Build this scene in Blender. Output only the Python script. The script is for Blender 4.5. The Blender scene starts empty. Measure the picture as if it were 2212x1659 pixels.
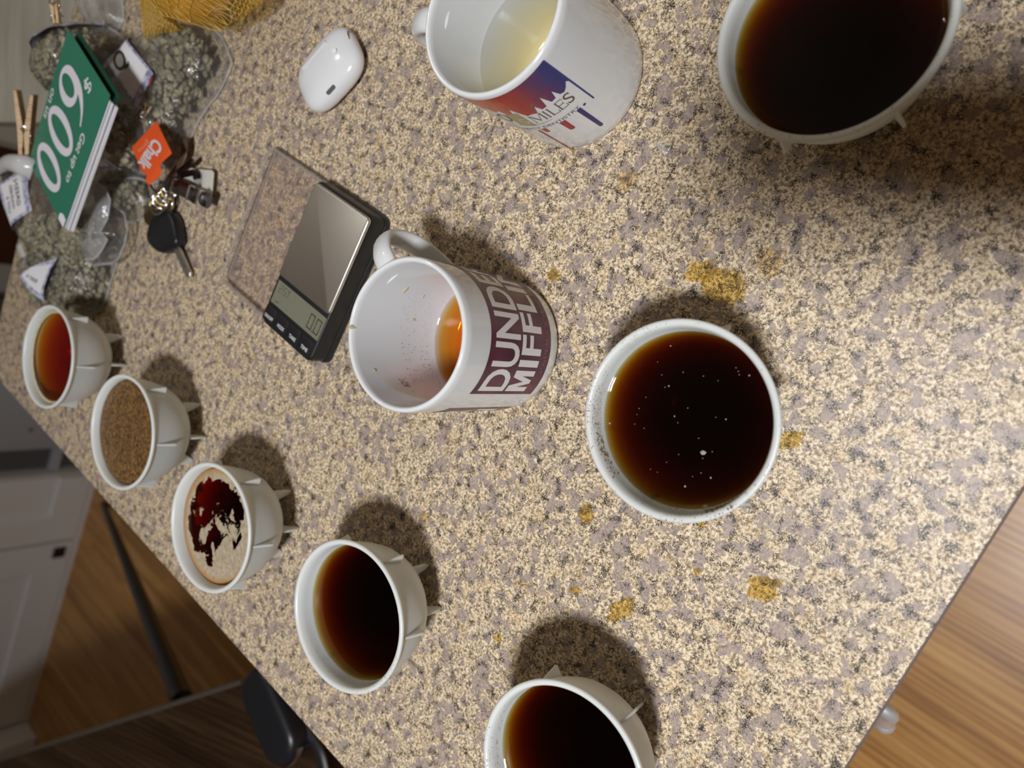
import bpy, bmesh, math, random
from mathutils import Vector, Matrix, noise
from mathutils.geometry import delaunay_2d_cdt, tessellate_polygon
C = bpy.context.scene.collection
PI = math.pi
# ---------------------------------------------------------------- camera, world, lights, exposure
F = 1594.76; CAMZ = 0.3855
CX = Vector((0.02217, -0.83460, -0.55042)); CY = Vector((0.99975, 0.01851, 0.01221)); CD = Vector((0, 0.55055, -0.83480))
cam = bpy.data.objects.new('camera', bpy.data.cameras.new('camera')); C.objects.link(cam)
R3 = Matrix((CX, CY, -CD)).transposed()
cam.matrix_world = Matrix.Translation((0, 0, CAMZ)) @ R3.to_4x4()
cam.data.sensor_width = 36; cam.data.lens = F / 2212 * 36; cam.data.clip_start = .02; cam.data.clip_end = 30
cam.data.dof.use_dof = True; cam.data.dof.focus_distance = .42; cam.data.dof.aperture_fstop = 6.7
bpy.context.scene.camera = cam
vs = bpy.context.scene.view_settings
vs.view_transform = 'Standard'; vs.look = 'None'; vs.gamma = 1; vs.use_curve_mapping = False; vs.exposure = 0
W = bpy.data.worlds.new('room'); bpy.context.scene.world = W; W.use_nodes = True
bg = W.node_tree.nodes['Background']; bg.inputs[0].default_value = (.80, .76, .74, 1); bg.inputs[1].default_value = .3
def lamp(name, loc, power, r, col):
    d = bpy.data.lights.new(name, 'POINT'); d.energy = power; d.shadow_soft_size = r; d.color = col
    o = bpy.data.objects.new(name, d); C.objects.link(o); o.location = loc; return o
k_ = lamp('ceiling_lamp_light', (-.62, -.46, 1.85), 182, .12, (.96, .97, 1.0)); k_.data.type = 'SPOT'; k_ = k_.data   # a recessed can light shining straight down
k_ = bpy.data.objects['ceiling_lamp_light'].data; k_.spot_size = math.radians(136); k_.spot_blend = 1.; k_.shadow_soft_size = .14
lamp('far_lamp_light', (1.02, 1.16, 1.5), 9, .035, (1, .95, .86))

# ---------------------------------------------------------------- helpers
A2 = Vector((.4332, .9013)); B2 = Vector((.9013, -.4332))      # the counter's own axes (v: away, u: right)
def UV(u, v, z=0): p = B2 * u + A2 * v; return Vector((p.x, p.y, z))
def ray(px, py): return CD + CX * ((px - 1106) / F) - CY * ((py - 829.5) / F)
def at(px, py, z=0.):
    r = ray(px, py); t = (z - CAMZ) / r.z; return Vector((0, 0, CAMZ)) + r * t
def col4(c): return (c[0], c[1], c[2], 1)
MATS = {}
def mat(name, col=(.8, .8, .8), rough=.5, metal=0., spec=.5, coat=0., sss=0., bump=None, **kw):
    if name in MATS: return MATS[name]
    m = bpy.data.materials.new(name); m.use_nodes = True; nt = m.node_tree; b = nt.nodes['Principled BSDF']
    b.inputs['Base Color'].default_value = col4(col); b.inputs['Roughness'].default_value = rough
    b.inputs['Metallic'].default_value = metal; b.inputs['Specular IOR Level'].default_value = spec
    b.inputs['Coat Weight'].default_value = coat; b.inputs['Coat Roughness'].default_value = .08
    if sss:
        b.inputs['Subsurface Weight'].default_value = sss; b.inputs['Subsurface Radius'].default_value = (.010, .007, .005); b.inputs['Subsurface Scale'].default_value = 1
    if bump:
        n = N(nt, 'ShaderNodeTexNoise', Scale=bump[0], Detail=4.); tc = N(nt, 'ShaderNodeTexCoord'); nt.links.new(tc.outputs['Object'], n.inputs['Vector'])
        bp = N(nt, 'ShaderNodeBump', Strength=bump[1], Distance=bump[2]); nt.links.new(n.outputs['Fac'], bp.inputs['Height']); nt.links.new(bp.outputs[0], b.inputs['Normal'])
    MATS[name] = m; return m
def N(nt, typ, **kw):
    n = nt.nodes.new(typ)
    for k, v in kw.items():
        if k in n.inputs: n.inputs[k].default_value = v
        elif k.startswith('_'): setattr(n, k[1:], v)
        else: n.inputs[k.replace('_', ' ')].default_value = v
    return n
def L(nt, a, b): nt.links.new(a, b)
def ramp(nt, fac, stops, interp='LINEAR'):
    r = nt.nodes.new('ShaderNodeValToRGB'); e = r.color_ramp.elements; r.color_ramp.interpolation = interp
    while len(e) > 1: e.remove(e[-1])
    e[0].position = stops[0][0]; e[0].color = col4(stops[0][1])
    for p, c in stops[1:]:
        k = e.new(p); k.color = col4(c)
    L(nt, fac, r.inputs[0]); return r
def G(v): return (v, v, v)
def mix(nt, fac, a, b, mode='MIX'):
    m = nt.nodes.new('ShaderNodeMix'); m.data_type = 'RGBA'; m.blend_type = mode
    for sock, v in ((m.inputs[0], fac), (m.inputs[6], a), (m.inputs[7], b)):
        if hasattr(v, 'is_output'): L(nt, v, sock)
        elif isinstance(v, (int, float)): sock.default_value = v
        else: sock.default_value = col4(v)
    return m.outputs[2]
def math_(nt, op, a, b=0.):
    m = nt.nodes.new('ShaderNodeMath'); m.operation = op
    for s, v in ((m.inputs[0], a), (m.inputs[1], b)):
        if hasattr(v, 'is_output'): L(nt, v, s)
        else: s.default_value = v
    return m.outputs[0]

def obj(name, bm, m=None, parent=None, smooth=False, kind=None, label=None, loc=None):
    me = bpy.data.meshes.new(name)
    if isinstance(bm, bmesh.types.BMesh):
        bm.to_mesh(me); bm.free()
    else:
        me.from_pydata(*bm)
    for x in (m if isinstance(m, (list, tuple)) else [m]):
        if x: me.materials.append(x)
    if smooth:
        me.shade_smooth()
        if smooth != 1 or smooth is not True: me.set_sharp_from_angle(angle=math.radians(smooth))
    o = bpy.data.objects.new(name, me); C.objects.link(o)
    if loc is not None: o.location = loc
    if parent: o.parent = parent; o.matrix_parent_inverse = Matrix.Identity(4)
    if kind: o['kind'] = kind
    if label: o['label'] = label
    return o
def tag(o, label, cat, group=None):
    o['label'] = label; o['category'] = cat
    if group: o['group'] = group
    return o
def thing(name, label, cat, loc=(0, 0, 0), rz=0., group=None):
    o = bpy.data.objects.new(name, None); C.objects.link(o); o.location = loc; o.rotation_euler = (0, 0, rz); o.empty_display_size = .02
    return tag(o, label, cat, group)
def box(bm, x0, x1, y0, y1, z0, z1, M=None, bev=0., seg=2):
    r = bmesh.ops.create_cube(bm, size=1.0); vs_ = r['verts']
    for v in vs_: v.co = Vector((x0 + (v.co.x + .5) * (x1 - x0), y0 + (v.co.y + .5) * (y1 - y0), z0 + (v.co.z + .5) * (z1 - z0)))
    if bev:
        es = list({e for v in vs_ for e in v.link_edges}); rr = bmesh.ops.bevel(bm, geom=es, offset=bev, segments=seg, profile=.5, affect='EDGES'); vs_ = list({v for f in rr['faces'] for v in f.verts} | {v for v in vs_ if v.is_valid})
    if M is not None: bmesh.ops.transform(bm, matrix=M, verts=[v for v in vs_ if v.is_valid])
    return bm
def BX(*a, **k): return box(bmesh.new(), *a, **k)
def lathe(prof, n=96, closed=False, bm=None):
    bm = bm or bmesh.new(); rings = []
    for r, z in prof:
        if r < 1e-6: rings.append([bm.verts.new((0, 0, z))])
        else: rings.append([bm.verts.new((r * math.cos(2 * PI * i / n), r * math.sin(2 * PI * i / n), z)) for i in range(n)])
    for a, b in zip(rings, rings[1:] + ([rings[0]] if closed else [])):
        for i in range(n):
            j = (i + 1) % n
            if len(a) == 1 and len(b) == 1: continue
            if len(a) == 1: bm.faces.new((a[0], b[j], b[i]))
            elif len(b) == 1: bm.faces.new((a[i], a[j], b[0]))
            else: bm.faces.new((a[i], a[j], b[j], b[i]))
    bmesh.ops.recalc_face_normals(bm, faces=bm.faces); return bm
def spline(pts, n=8):
    out = []; P = [pts[0]] + list(pts) + [pts[-1]]
    for i in range(1, len(P) - 2):
        p0, p1, p2, p3 = [Vector(q) for q in P[i - 1:i + 3]]
        for k in range(n):
            t = k / n; out.append(.5 * ((2 * p1) + (p2 - p0) * t + (2 * p0 - 5 * p1 + 4 * p2 - p3) * t * t + (3 * p1 - p0 - 3 * p2 + p3) * t ** 3))
    out.append(Vector(pts[-1])); return out
def tube(pts, ra, rb=None, up=Vector((0, 0, 1)), n=12, bm=None, scale=None, closed=False):
    bm = bm or bmesh.new(); rb = rb or ra; rings = []; m = len(pts)
    for i, p in enumerate(pts):
        p = Vector(p); d = (Vector(pts[(i + 1) % m] if closed else pts[min(i + 1, m - 1)]) - Vector(pts[(i - 1) % m] if closed else pts[max(i - 1, 0)])).normalized()
        s = d.cross(up)
        if s.length < 1e-4: s = d.cross(Vector((1, 0, 0)))
        s.normalize(); w = s.cross(d); k = scale(i / (m - 1)) if scale else 1
        rings.append([bm.verts.new(p + s * (ra * k * math.cos(2 * PI * j / n)) + w * (rb * k * math.sin(2 * PI * j / n))) for j in range(n)])
    for a, b in zip(rings, rings[1:] + ([rings[0]] if closed else [])):
        for j in range(n): bm.faces.new((a[j], a[(j + 1) % n], b[(j + 1) % n], b[j]))
    if not closed: bm.faces.new(rings[0][::-1]); bm.faces.new(rings[-1])
    bmesh.ops.recalc_face_normals(bm, faces=bm.faces); return bm
def prism(poly, z0, z1, bm=None, bev=0., seg=2):
    bm = bm or bmesh.new(); f = bm.faces.new([bm.verts.new((p[0], p[1], z0)) for p in poly])
    r = bmesh.ops.extrude_face_region(bm, geom=[f]); up = [v for v in r['geom'] if isinstance(v, bmesh.types.BMVert)]
    for v in up: v.co.z = z1
    bmesh.ops.recalc_face_normals(bm, faces=bm.faces)
    if bev:
        es = [e for e in bm.edges if len(e.link_faces) == 2 and e.calc_face_angle(0) > .5]
        bmesh.ops.bevel(bm, geom=es, offset=bev, segments=seg, profile=.5, affect='EDGES')
    return bm
def rrect(w, h, r, n=6):
    return [((w / 2 - r) * sx + r * math.cos(a0 + PI / 2 * k / n), (h / 2 - r) * sy + r * math.sin(a0 + PI / 2 * k / n))
            for sx, sy, a0 in ((1, 1, 0), (-1, 1, PI / 2), (-1, -1, PI), (1, -1, 1.5 * PI)) for k in range(n + 1)]
def flat_poly(polys, step=.0015):
    """flat mesh (x,y) of one outline with holes, cut into small pieces"""
    bm = bmesh.new(); vl = [Vector((p[0], p[1], 0)) for q in polys for p in q]
    tris = tessellate_polygon([[Vector((p[0], p[1], 0)) for p in q] for q in polys])
    V = [bm.verts.new(v) for v in vl]
    for t in tris:
        try: bm.faces.new([V[i] for i in t])
        except ValueError: pass
    return bm
def text_bm(s, size, bold=0., shear=0., sx=1., align='LEFT'):
    cu = bpy.data.curves.new('t', 'FONT'); cu.body = s; cu.size = size; cu.offset = bold; cu.shear = shear; cu.align_x = align; cu.resolution_u = 4; cu.fill_mode = 'FRONT'
    o = bpy.data.objects.new('t', cu); C.objects.link(o); dg = bpy.context.evaluated_depsgraph_get(); dg.update()
    me = bpy.data.meshes.new_from_object(o.evaluated_get(dg)); bm = bmesh.new(); bm.from_mesh(me)
    bpy.data.objects.remove(o); bpy.data.curves.remove(cu); bpy.data.meshes.remove(me)
    for v in bm.verts: v.co.x *= sx; v.co.z = 0
    return bm
def fit_text(bm, x0, x1, y0, y1):
    xs = [v.co.x for v in bm.verts]; ys = [v.co.y for v in bm.verts]; a, b, c, d = min(xs), max(xs), min(ys), max(ys)
    for v in bm.verts: v.co.x = x0 + (v.co.x - a) / (b - a) * (x1 - x0); v.co.y = y0 + (v.co.y - c) / (d - c) * (y1 - y0)
    return bm
def slice_x(bm, step):
    xs = [v.co.x for v in bm.verts]; x = math.floor(min(xs) / step) * step + step
    while x < max(xs):
        bmesh.ops.bisect_plane(bm, geom=bm.verts[:] + bm.edges[:] + bm.faces[:], plane_co=(x, 0, 0), plane_no=(1, 0, 0)); x += step
    return bm
def slice_y(bm, step):
    ys = [v.co.y for v in bm.verts]; y = math.floor(min(ys) / step) * step + step
    while y < max(ys):
        bmesh.ops.bisect_plane(bm, geom=bm.verts[:] + bm.edges[:] + bm.faces[:], plane_co=(0, y, 0), plane_no=(0, 1, 0)); y += step
    return bm
def wrap(bm, R):   # x = angle in degrees, y = height
    bmesh.ops.remove_doubles(bm, verts=bm.verts, dist=1e-6); bmesh.ops.triangulate(bm, faces=bm.faces); slice_x(bm, 2.5)
    for v in bm.verts:
        a = math.radians(v.co.x); z = v.co.y; v.co = Vector((R * math.cos(a), R * math.sin(a), z))
    return bm
def join(dst, src):
    me = bpy.data.meshes.new('j'); src.to_mesh(me); src.free(); dst.from_mesh(me); bpy.data.meshes.remove(me); return dst

# ---------------------------------------------------------------- materials
def granite():
    m = mat('granite_laminate', rough=.3, spec=.28); nt = m.node_tree; b = nt.nodes['Principled BSDF']
    tc = N(nt, 'ShaderNodeTexCoord'); mp = nt.nodes.new('ShaderNodeMapping'); mp.inputs['Scale'].default_value = (1.28,) * 3; L(nt, tc.outputs['Object'], mp.inputs[0]); o = mp.outputs[0]
    w = N(nt, 'ShaderNodeTexNoise', Scale=260., Detail=4., Roughness=.6); L(nt, o, w.inputs['Vector'])
    wv = nt.nodes.new('ShaderNodeVectorMath'); wv.operation = 'MULTIPLY_ADD'; L(nt, w.outputs['Color'], wv.inputs[0]); wv.inputs[1].default_value = (.0045,) * 3; L(nt, o, wv.inputs[2])
    wp = wv.outputs[0]
    n1 = N(nt, 'ShaderNodeTexNoise', Scale=430., Detail=4., Roughness=.7); L(nt, wp, n1.inputs['Vector'])
    base = ramp(nt, n1.outputs['Fac'], [(.32, (.12, .08, .05)), (.42, (.27, .195, .13)), (.48, (.50, .385, .25)), (.54, (.76, .62, .42)), (.66, (.86, .78, .62))]).outputs[0]
    n3 = N(nt, 'ShaderNodeTexNoise', Scale=420., Detail=5., Roughness=.75); L(nt, o, n3.inputs['Vector'])
    n2 = N(nt, 'ShaderNodeTexNoise', Scale=60., Detail=4.); L(nt, o, n2.inputs['Vector'])
    base = mix(nt, ramp(nt, n2.outputs['Fac'], [(.54, G(0)), (.68, G(.35))]).outputs[0], base, (.62, .42, .20), 'MIX')
    def cells(scale, ch, amp, lo, hi, col, off):
        v = N(nt, 'ShaderNodeTexVoronoi', Scale=scale); ad = nt.nodes.new('ShaderNodeVectorMath'); ad.operation = 'ADD'; ad.inputs[1].default_value = off; L(nt, wp, ad.inputs[0]); L(nt, ad.outputs[0], v.inputs['Vector'])
        sp_ = nt.nodes.new('ShaderNodeSeparateColor'); L(nt, v.outputs['Color'], sp_.inputs[0])
        return ramp(nt, math_(nt, 'ADD', sp_.outputs[ch], math_(nt, 'MULTIPLY', n3.outputs['Fac'], amp)), [(lo, G(0)), (hi, col)]).outputs[0]
    mv = ramp(nt, n3.outputs['Fac'], [(.35, (.245, .185, .165)), (.5, (.345, .275, .245)), (.64, (.46, .39, .355))]).outputs[0]
    base = mix(nt, cells(150., 0, .5, .96, 1.02, G(.85), (0, 0, 0)), base, mv)
    base = mix(nt, cells(230., 1, .5, 1.03, 1.08, G(.8), (3, 1, 0)), base, (.25, .19, .135))
    base = mix(nt, cells(280., 2, .5, 1.08, 1.12, G(.8), (1, 5, 0)), base, (.90, .86, .78))
    base = mix(nt, cells(92., 2, .6, 1.14, 1.20, G(.85), (7, 5, 0)), base, mv)
    n4 = N(nt, 'ShaderNodeTexNoise', Scale=1300., Detail=2., Roughness=.7); L(nt, wp, n4.inputs['Vector'])
    n5 = N(nt, 'ShaderNodeTexNoise', Scale=130., Detail=3.); L(nt, o, n5.inputs['Vector'])
    sp = math_(nt, 'ADD', n4.outputs['Fac'], math_(nt, 'MULTIPLY', n5.outputs['Fac'], .8))
    base = mix(nt, ramp(nt, sp, [(.995, G(0)), (1.02, G(1))]).outputs[0], base, (.034, .030, .027))
    L(nt, base, b.inputs['Base Color'])
    rr = ramp(nt, n3.outputs['Fac'], [(.3, G(.36)), (.7, G(.5))]); L(nt, rr.outputs[0], b.inputs['Roughness'])
    bn = N(nt, 'ShaderNodeTexNoise', Scale=420., Detail=2.); L(nt, o, bn.inputs['Vector'])
    bp = N(nt, 'ShaderNodeBump', Strength=.25, Distance=.0004); L(nt, bn.outputs['Fac'], bp.inputs['Height']); L(nt, bp.outputs[0], b.inputs['Normal'])
    return m
def wood(name, c0, c1, c2, sc=1., rough=.4, rnd=.35, axis=(26., 1.2, 1.)):
    m = mat(name, rough=rough); nt = m.node_tree; b = nt.nodes['Principled BSDF']
    tc = N(nt, 'ShaderNodeTexCoord'); mp = nt.nodes.new('ShaderNodeMapping'); L(nt, tc.outputs['Object'], mp.inputs[0]); mp.inputs['Scale'].default_value = [a * sc for a in axis]
    oi = nt.nodes.new('ShaderNodeObjectInfo'); ad = nt.nodes.new('ShaderNodeVectorMath'); ad.operation = 'ADD'
    sc_ = math_(nt, 'MULTIPLY', oi.outputs['Random'], 40.); cb = nt.nodes.new('ShaderNodeCombineXYZ'); L(nt, sc_, cb.inputs[0]); L(nt, sc_, cb.inputs[1]); L(nt, mp.outputs[0], ad.inputs[0]); L(nt, cb.outputs[0], ad.inputs[1])
    n = N(nt, 'ShaderNodeTexNoise', Scale=1., Detail=8., Roughness=.62, Distortion=.9); L(nt, ad.outputs[0], n.inputs['Vector'])
    n2 = N(nt, 'ShaderNodeTexNoise', Scale=7., Detail=3.); L(nt, ad.outputs[0], n2.inputs['Vector'])
    w_ = N(nt, 'ShaderNodeTexWave', Scale=1.1, Distortion=9., Detail=3.); w_.inputs['Detail Scale'].default_value = .6; w_.inputs['Detail Roughness'].default_value = .6; w_.bands_direction = 'X'; L(nt, ad.outputs[0], w_.inputs['Vector'])
    f = math_(nt, 'ADD', math_(nt, 'ADD', math_(nt, 'MULTIPLY', n.outputs['Fac'], .70), math_(nt, 'MULTIPLY', n2.outputs['Fac'], .2)), math_(nt, 'MULTIPLY', w_.outputs['Fac'], .10))
    r = ramp(nt, f, [(.34, c0), (.5, c1), (.64, c2)]).outputs[0]
    r = mix(nt, math_(nt, 'MULTIPLY', oi.outputs['Random'], rnd), r, (c0[0] * 1.3, c0[1] * 1.35, c0[2] * 1.6)); L(nt, r, b.inputs['Base Color']); return m
def two_sided(nt, fr, ior):   # a thin sheet reflects alike from both faces
    ge = nt.nodes.new('ShaderNodeNewGeometry'); L(nt, math_(nt, 'ADD', math_(nt, 'MULTIPLY', ge.outputs['Backfacing'], 1 / ior - ior), ior), fr.inputs['IOR'])
def film(name, tint=(.97, .97, .96), haze=.06, rough=.12, scale=60., bump=1.0):
    m = bpy.data.materials.new(name); m.use_nodes = True; nt = m.node_tree; nt.nodes.clear(); out = nt.nodes.new('ShaderNodeOutputMaterial')
    tc = N(nt, 'ShaderNodeTexCoord'); n = N(nt, 'ShaderNodeTexNoise', Scale=scale, Detail=4., Roughness=.6, Distortion=.8); L(nt, tc.outputs['Object'], n.inputs['Vector'])
    bp = N(nt, 'ShaderNodeBump', Strength=bump, Distance=.004); L(nt, n.outputs['Fac'], bp.inputs['Height'])
    tr = N(nt, 'ShaderNodeBsdfTransparent'); tr.inputs[0].default_value = col4(tint)
    df = N(nt, 'ShaderNodeBsdfDiffuse'); df.inputs[0].default_value = (.75, .76, .76, 1); L(nt, bp.outputs[0], df.inputs['Normal'])
    gl = N(nt, 'ShaderNodeBsdfGlossy', Roughness=rough); L(nt, bp.outputs[0], gl.inputs['Normal'])
    fr = N(nt, 'ShaderNodeFresnel', IOR=1.5); L(nt, bp.outputs[0], fr.inputs['Normal']); two_sided(nt, fr, 1.5)
    m1 = nt.nodes.new('ShaderNodeMixShader'); m1.inputs[0].default_value = haze; L(nt, tr.outputs[0], m1.inputs[1]); L(nt, df.outputs[0], m1.inputs[2])
    m2 = nt.nodes.new('ShaderNodeMixShader'); L(nt, fr.outputs[0], m2.inputs[0]); L(nt, m1.outputs[0], m2.inputs[1]); L(nt, gl.outputs[0], m2.inputs[2]); L(nt, m2.outputs[0], out.inputs[0])
    return m
def liquid(name, absorb, density, haze=0., surface=True, rough=.0):
    m = bpy.data.materials.new(name); m.use_nodes = True; nt = m.node_tree; nt.nodes.clear(); out = nt.nodes.new('ShaderNodeOutputMaterial')
    tr = N(nt, 'ShaderNodeBsdfTransparent'); sh = tr.outputs[0]
    if surface:
        fr = N(nt, 'ShaderNodeFresnel', IOR=1.33); two_sided(nt, fr, 1.33); gl = N(nt, 'ShaderNodeBsdfGlossy', Roughness=rough)
        mx = nt.nodes.new('ShaderNodeMixShader'); L(nt, fr.outputs[0], mx.inputs[0]); L(nt, sh, mx.inputs[1]); L(nt, gl.outputs[0], mx.inputs[2]); sh = mx.outputs[0]
    L(nt, sh, out.inputs[0])
    va = N(nt, 'ShaderNodeVolumeAbsorption', Density=density); va.inputs[0].default_value = col4(absorb); L(nt, va.outputs[0], out.inputs[1])
    return m
M_gran = granite()
M_cup = mat('milky_plastic', (.70, .73, .70), rough=.33, spec=.4, sss=.55)
M_cup.node_tree.nodes['Principled BSDF'].inputs['Subsurface Radius'].default_value = (.007, .006, .0045)
M_fin = mat('milky_plastic_fin', (.74, .76, .73), rough=.35, sss=.3)
M_mug = mat('white_glaze', (.76, .78, .79), rough=.12, coat=.3)
M_print = mat('plum_print', (.085, .018, .045), rough=.28)
def streaky(m, c0, c1, sc=60.):
    nt = m.node_tree; tc = N(nt, 'ShaderNodeTexCoord'); n = N(nt, 'ShaderNodeTexNoise', Scale=sc, Detail=5.); L(nt, tc.outputs['Object'], n.inputs['Vector'])
    L(nt, ramp(nt, n.outputs['Fac'], [(.35, c0), (.65, c1)]).outputs[0], nt.nodes['Principled BSDF'].inputs['Base Color'])
streaky(M_print, (.055, .010, .030), (.12, .03, .06))
M_print_white = mat('print_white', (.80, .78, .78), rough=.25)
M_print_faint = mat('print_faint', (.20, .08, .12), rough=.3)
M_black = mat('black_plastic', (.012, .013, .015), rough=.42)
M_blackgloss = mat('black_rubber', (.010, .011, .014), rough=.35, bump=(300., .1, .0003))
M_steel = mat('brushed_steel', (.72, .71, .69), rough=.38, metal=1.)
M_chrome = mat('chrome', (.75, .76, .78), rough=.12, metal=1.)
M_pull = mat('satin_chrome', (.86, .88, .90), rough=.38, metal=.75)
M_brass = mat('worn_brass', (.42, .30, .12), rough=.3, metal=1.)
M_lcd = mat('lcd_glass', (.20, .20, .145), rough=.18)
M_lcdink = mat('lcd_ink', (.03, .035, .025), rough=.3)
M_lcdfaint = mat('lcd_ink_faint', (.105, .115, .08), rough=.3)
M_whiteink = mat('white_ink', (.72, .74, .76), rough=.5)
M_paper = mat('white_paper', (.80, .80, .84), rough=.6)
M_green = mat('green_card', (.022, .20, .125), rough=.32)
M_greendark = mat('green_card_inside', (.006, .06, .035), rough=.5)
M_orange = mat('orange_card', (.85, .11, .02), rough=.35)
M_earbud = mat('glossy_white_plastic', (.80, .82, .84), rough=.16, coat=.3)
M_pine = wood('pine', (.42, .26, .13), (.62, .43, .25), (.72, .55, .36), sc=40., rough=.6, rnd=.1, axis=(3., 1., 1.))
M_oak = wood('oak_plank', (.21, .085, .018), (.50, .25, .068), (.64, .37, .12), sc=1., rough=.33, rnd=.28, axis=(22., 1.3, 1.))
M_darkwood = wood('dark_table_wood', (.012, .006, .003), (.030, .015, .007), (.05, .028, .014), rough=.3, rnd=0., axis=(30., 2., 2.))
M_palewood = wood('washed_wood', (.36, .35, .29), (.46, .44, .37), (.55, .53, .46), rough=.45, rnd=0., axis=(1.5, 14., 1.))
M_white = mat('white_paint', (.80, .81, .81), rough=.45)
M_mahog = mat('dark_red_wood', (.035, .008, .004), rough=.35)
M_grey = mat('grey_enamel', (.42, .47, .52), rough=.35)
M_greydark = mat('dark_grey', (.10, .105, .11), rough=.5)
M_gap = mat('joint', (.025, .012, .006), rough=.9)
M_seam = mat('laminate_core', (.10, .065, .05), rough=.6)
M_wall = mat('wall_paint', (.72, .68, .61), rough=.8)
M_film = film('clear_film')
M_film2 = film('cloudy_film', haze=.22, rough=.2, scale=45., bump=.8)
M_seal = film('sealed_film', haze=.30, rough=.15, bump=.2)
M_lidrim = film('lid_rim', tint=(.80, .77, .74), haze=.22, rough=.1, bump=.05)
M_lid = film('clear_lid', tint=(.96, .93, .92), haze=.05, rough=.08, bump=.02)
M_bean = mat('green_coffee_bean', (.25, .235, .15), rough=.55)
def rndcol(m, stops, sc=130.):
    nt = m.node_tree; tc = N(nt, 'ShaderNodeTexCoord'); n = N(nt, 'ShaderNodeTexVoronoi', Scale=sc); L(nt, tc.outputs['Object'], n.inputs['Vector'])
    s = nt.nodes.new('ShaderNodeSeparateColor'); L(nt, n.outputs['Color'], s.inputs[0]); L(nt, ramp(nt, s.outputs[0], stops).outputs[0], nt.nodes['Principled BSDF'].inputs['Base Color'])
rndcol(M_bean, [(0, (.11, .10, .06)), (.5, (.24, .215, .135)), (1, (.42, .37, .24))])
M_lbl = mat('label_blue', (.28, .30, .50), rough=.6); streaky(M_lbl, (.18, .20, .40), (.70, .71, .80), 220.)
M_ink = mat('black_ink', (.03, .03, .035), rough=.6)

# ---------------------------------------------------------------- structure: floor, walls
FZ = -.91
angB = math.atan2(B2.y, B2.x)
fl = obj('floor', BX(-3.6, 3.2, -3., 2.75, FZ - .05, FZ - .012), M_gap, kind='structure'); fl.rotation_euler.z = angB
random.seed(4)
PWD = .128; u0 = -.188 - PWD * 27
plank_me = []
for Ln in (1.1, 1.22):
    bm = BX(0, PWD - .0005, 0, Ln - .0005, -.012, 0, bev=.0003, seg=1); me = bpy.data.meshes.new('plank'); bm.to_mesh(me); bm.free(); me.materials.append(M_oak); plank_me.append((Ln, me))
k = 0
for i in range(52):
    v = -2.0 - random.random() * .9
    while v < 2.6:
        Ln, me = plank_me[k % 2]; k += 1
        o = bpy.data.objects.new('plank', me); C.objects.link(o); o.parent = fl; o.location = (u0 + PWD * i, v, FZ); v += Ln
for nm, b_ in (('wall_far', (-3.6, 3.2, 2.75, 2.85, FZ - .05, 1.98)), ('wall_near', (-3.6, 3.2, -3.1, -3., FZ - .05, 1.98)), ('wall_left', (-3.7, -3.6, -3.1, 2.85, FZ - .05, 1.98)), ('wall_right', (3.2, 3.3, -3.1, 2.85, FZ - .05, 1.98)), ('ceiling', (-3.7, 3.3, -3.1, 2.85, 1.98, 2.05))):
    w = obj(nm, BX(*b_), M_wall, kind='structure'); w.rotation_euler.z = angB

# ---------------------------------------------------------------- counter
ct = thing('kitchen_counter', 'speckled beige granite-look laminate kitchen counter carrying the cups and mugs', 'counter', (0, 0, 0), angB)
u1, v0, v1 = -.4250, -.0255, .8975
def rc(cx, cy, r, a0): return [(cx + r * math.cos(a0 + PI / 2 * k / 8), cy + r * math.sin(a0 + PI / 2 * k / 8)) for k in range(9)]
poly = [(1.0, v1)] + rc(u1 + .05, v1 - .05, .05, PI / 2) + rc(u1 + .012, v0 + .012, .012, PI) + [(1.0, v0)]
obj('worktop', prism(poly, -.0385, 0, bev=.0005, seg=2), M_gran, ct, smooth=30)
def grow(p, d): return [((x - d if x < .9 else x), y) if False else (x + (-d if x < .5 * (u1 + .9) and x < u1 + .1 else 0), y + (d if y > .5 else -d)) for x, y in p]
obj('edge_seam', prism(grow(poly, .0011), -.0032, -.0012), M_seam, ct, label='thin brown seam line along the worktop edge')
obj('base_cabinet', BX(-.38, 1.0, .02, .62, FZ + .1, -.0387, bev=.002), M_white, ct)
obj('plinth', BX(-.36, 1.0, .06, .60, FZ, FZ + .1), M_black, ct)
pa = at(1911, 1562, -.11); pb = at(1909, 1532, -.075); r0 = Vector((pb.x, pb.y, pb.z)); inside = r0 + UV(0, .06, .012)
CTI = Matrix.Rotation(-angB, 4, 'Z')
def sub(o, par): o.parent = par; return o
pl = obj('drawer_pull', tube(spline([inside, r0, r0.lerp(pa, .5), pa], 6), .0052, .0046, n=14, scale=lambda t: .62 + .4 * t), M_pull, None, smooth=60, label='small chrome pull peeking out below the worktop edge')
pl.parent = ct; pl.matrix_parent_inverse = CTI
bm = bmesh.new(); bmesh.ops.create_uvsphere(bm, u_segments=18, v_segments=12, radius=.0062, matrix=Matrix.Translation(pa))
obj('pull_tip', bm, M_pull, pl, smooth=True)

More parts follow.
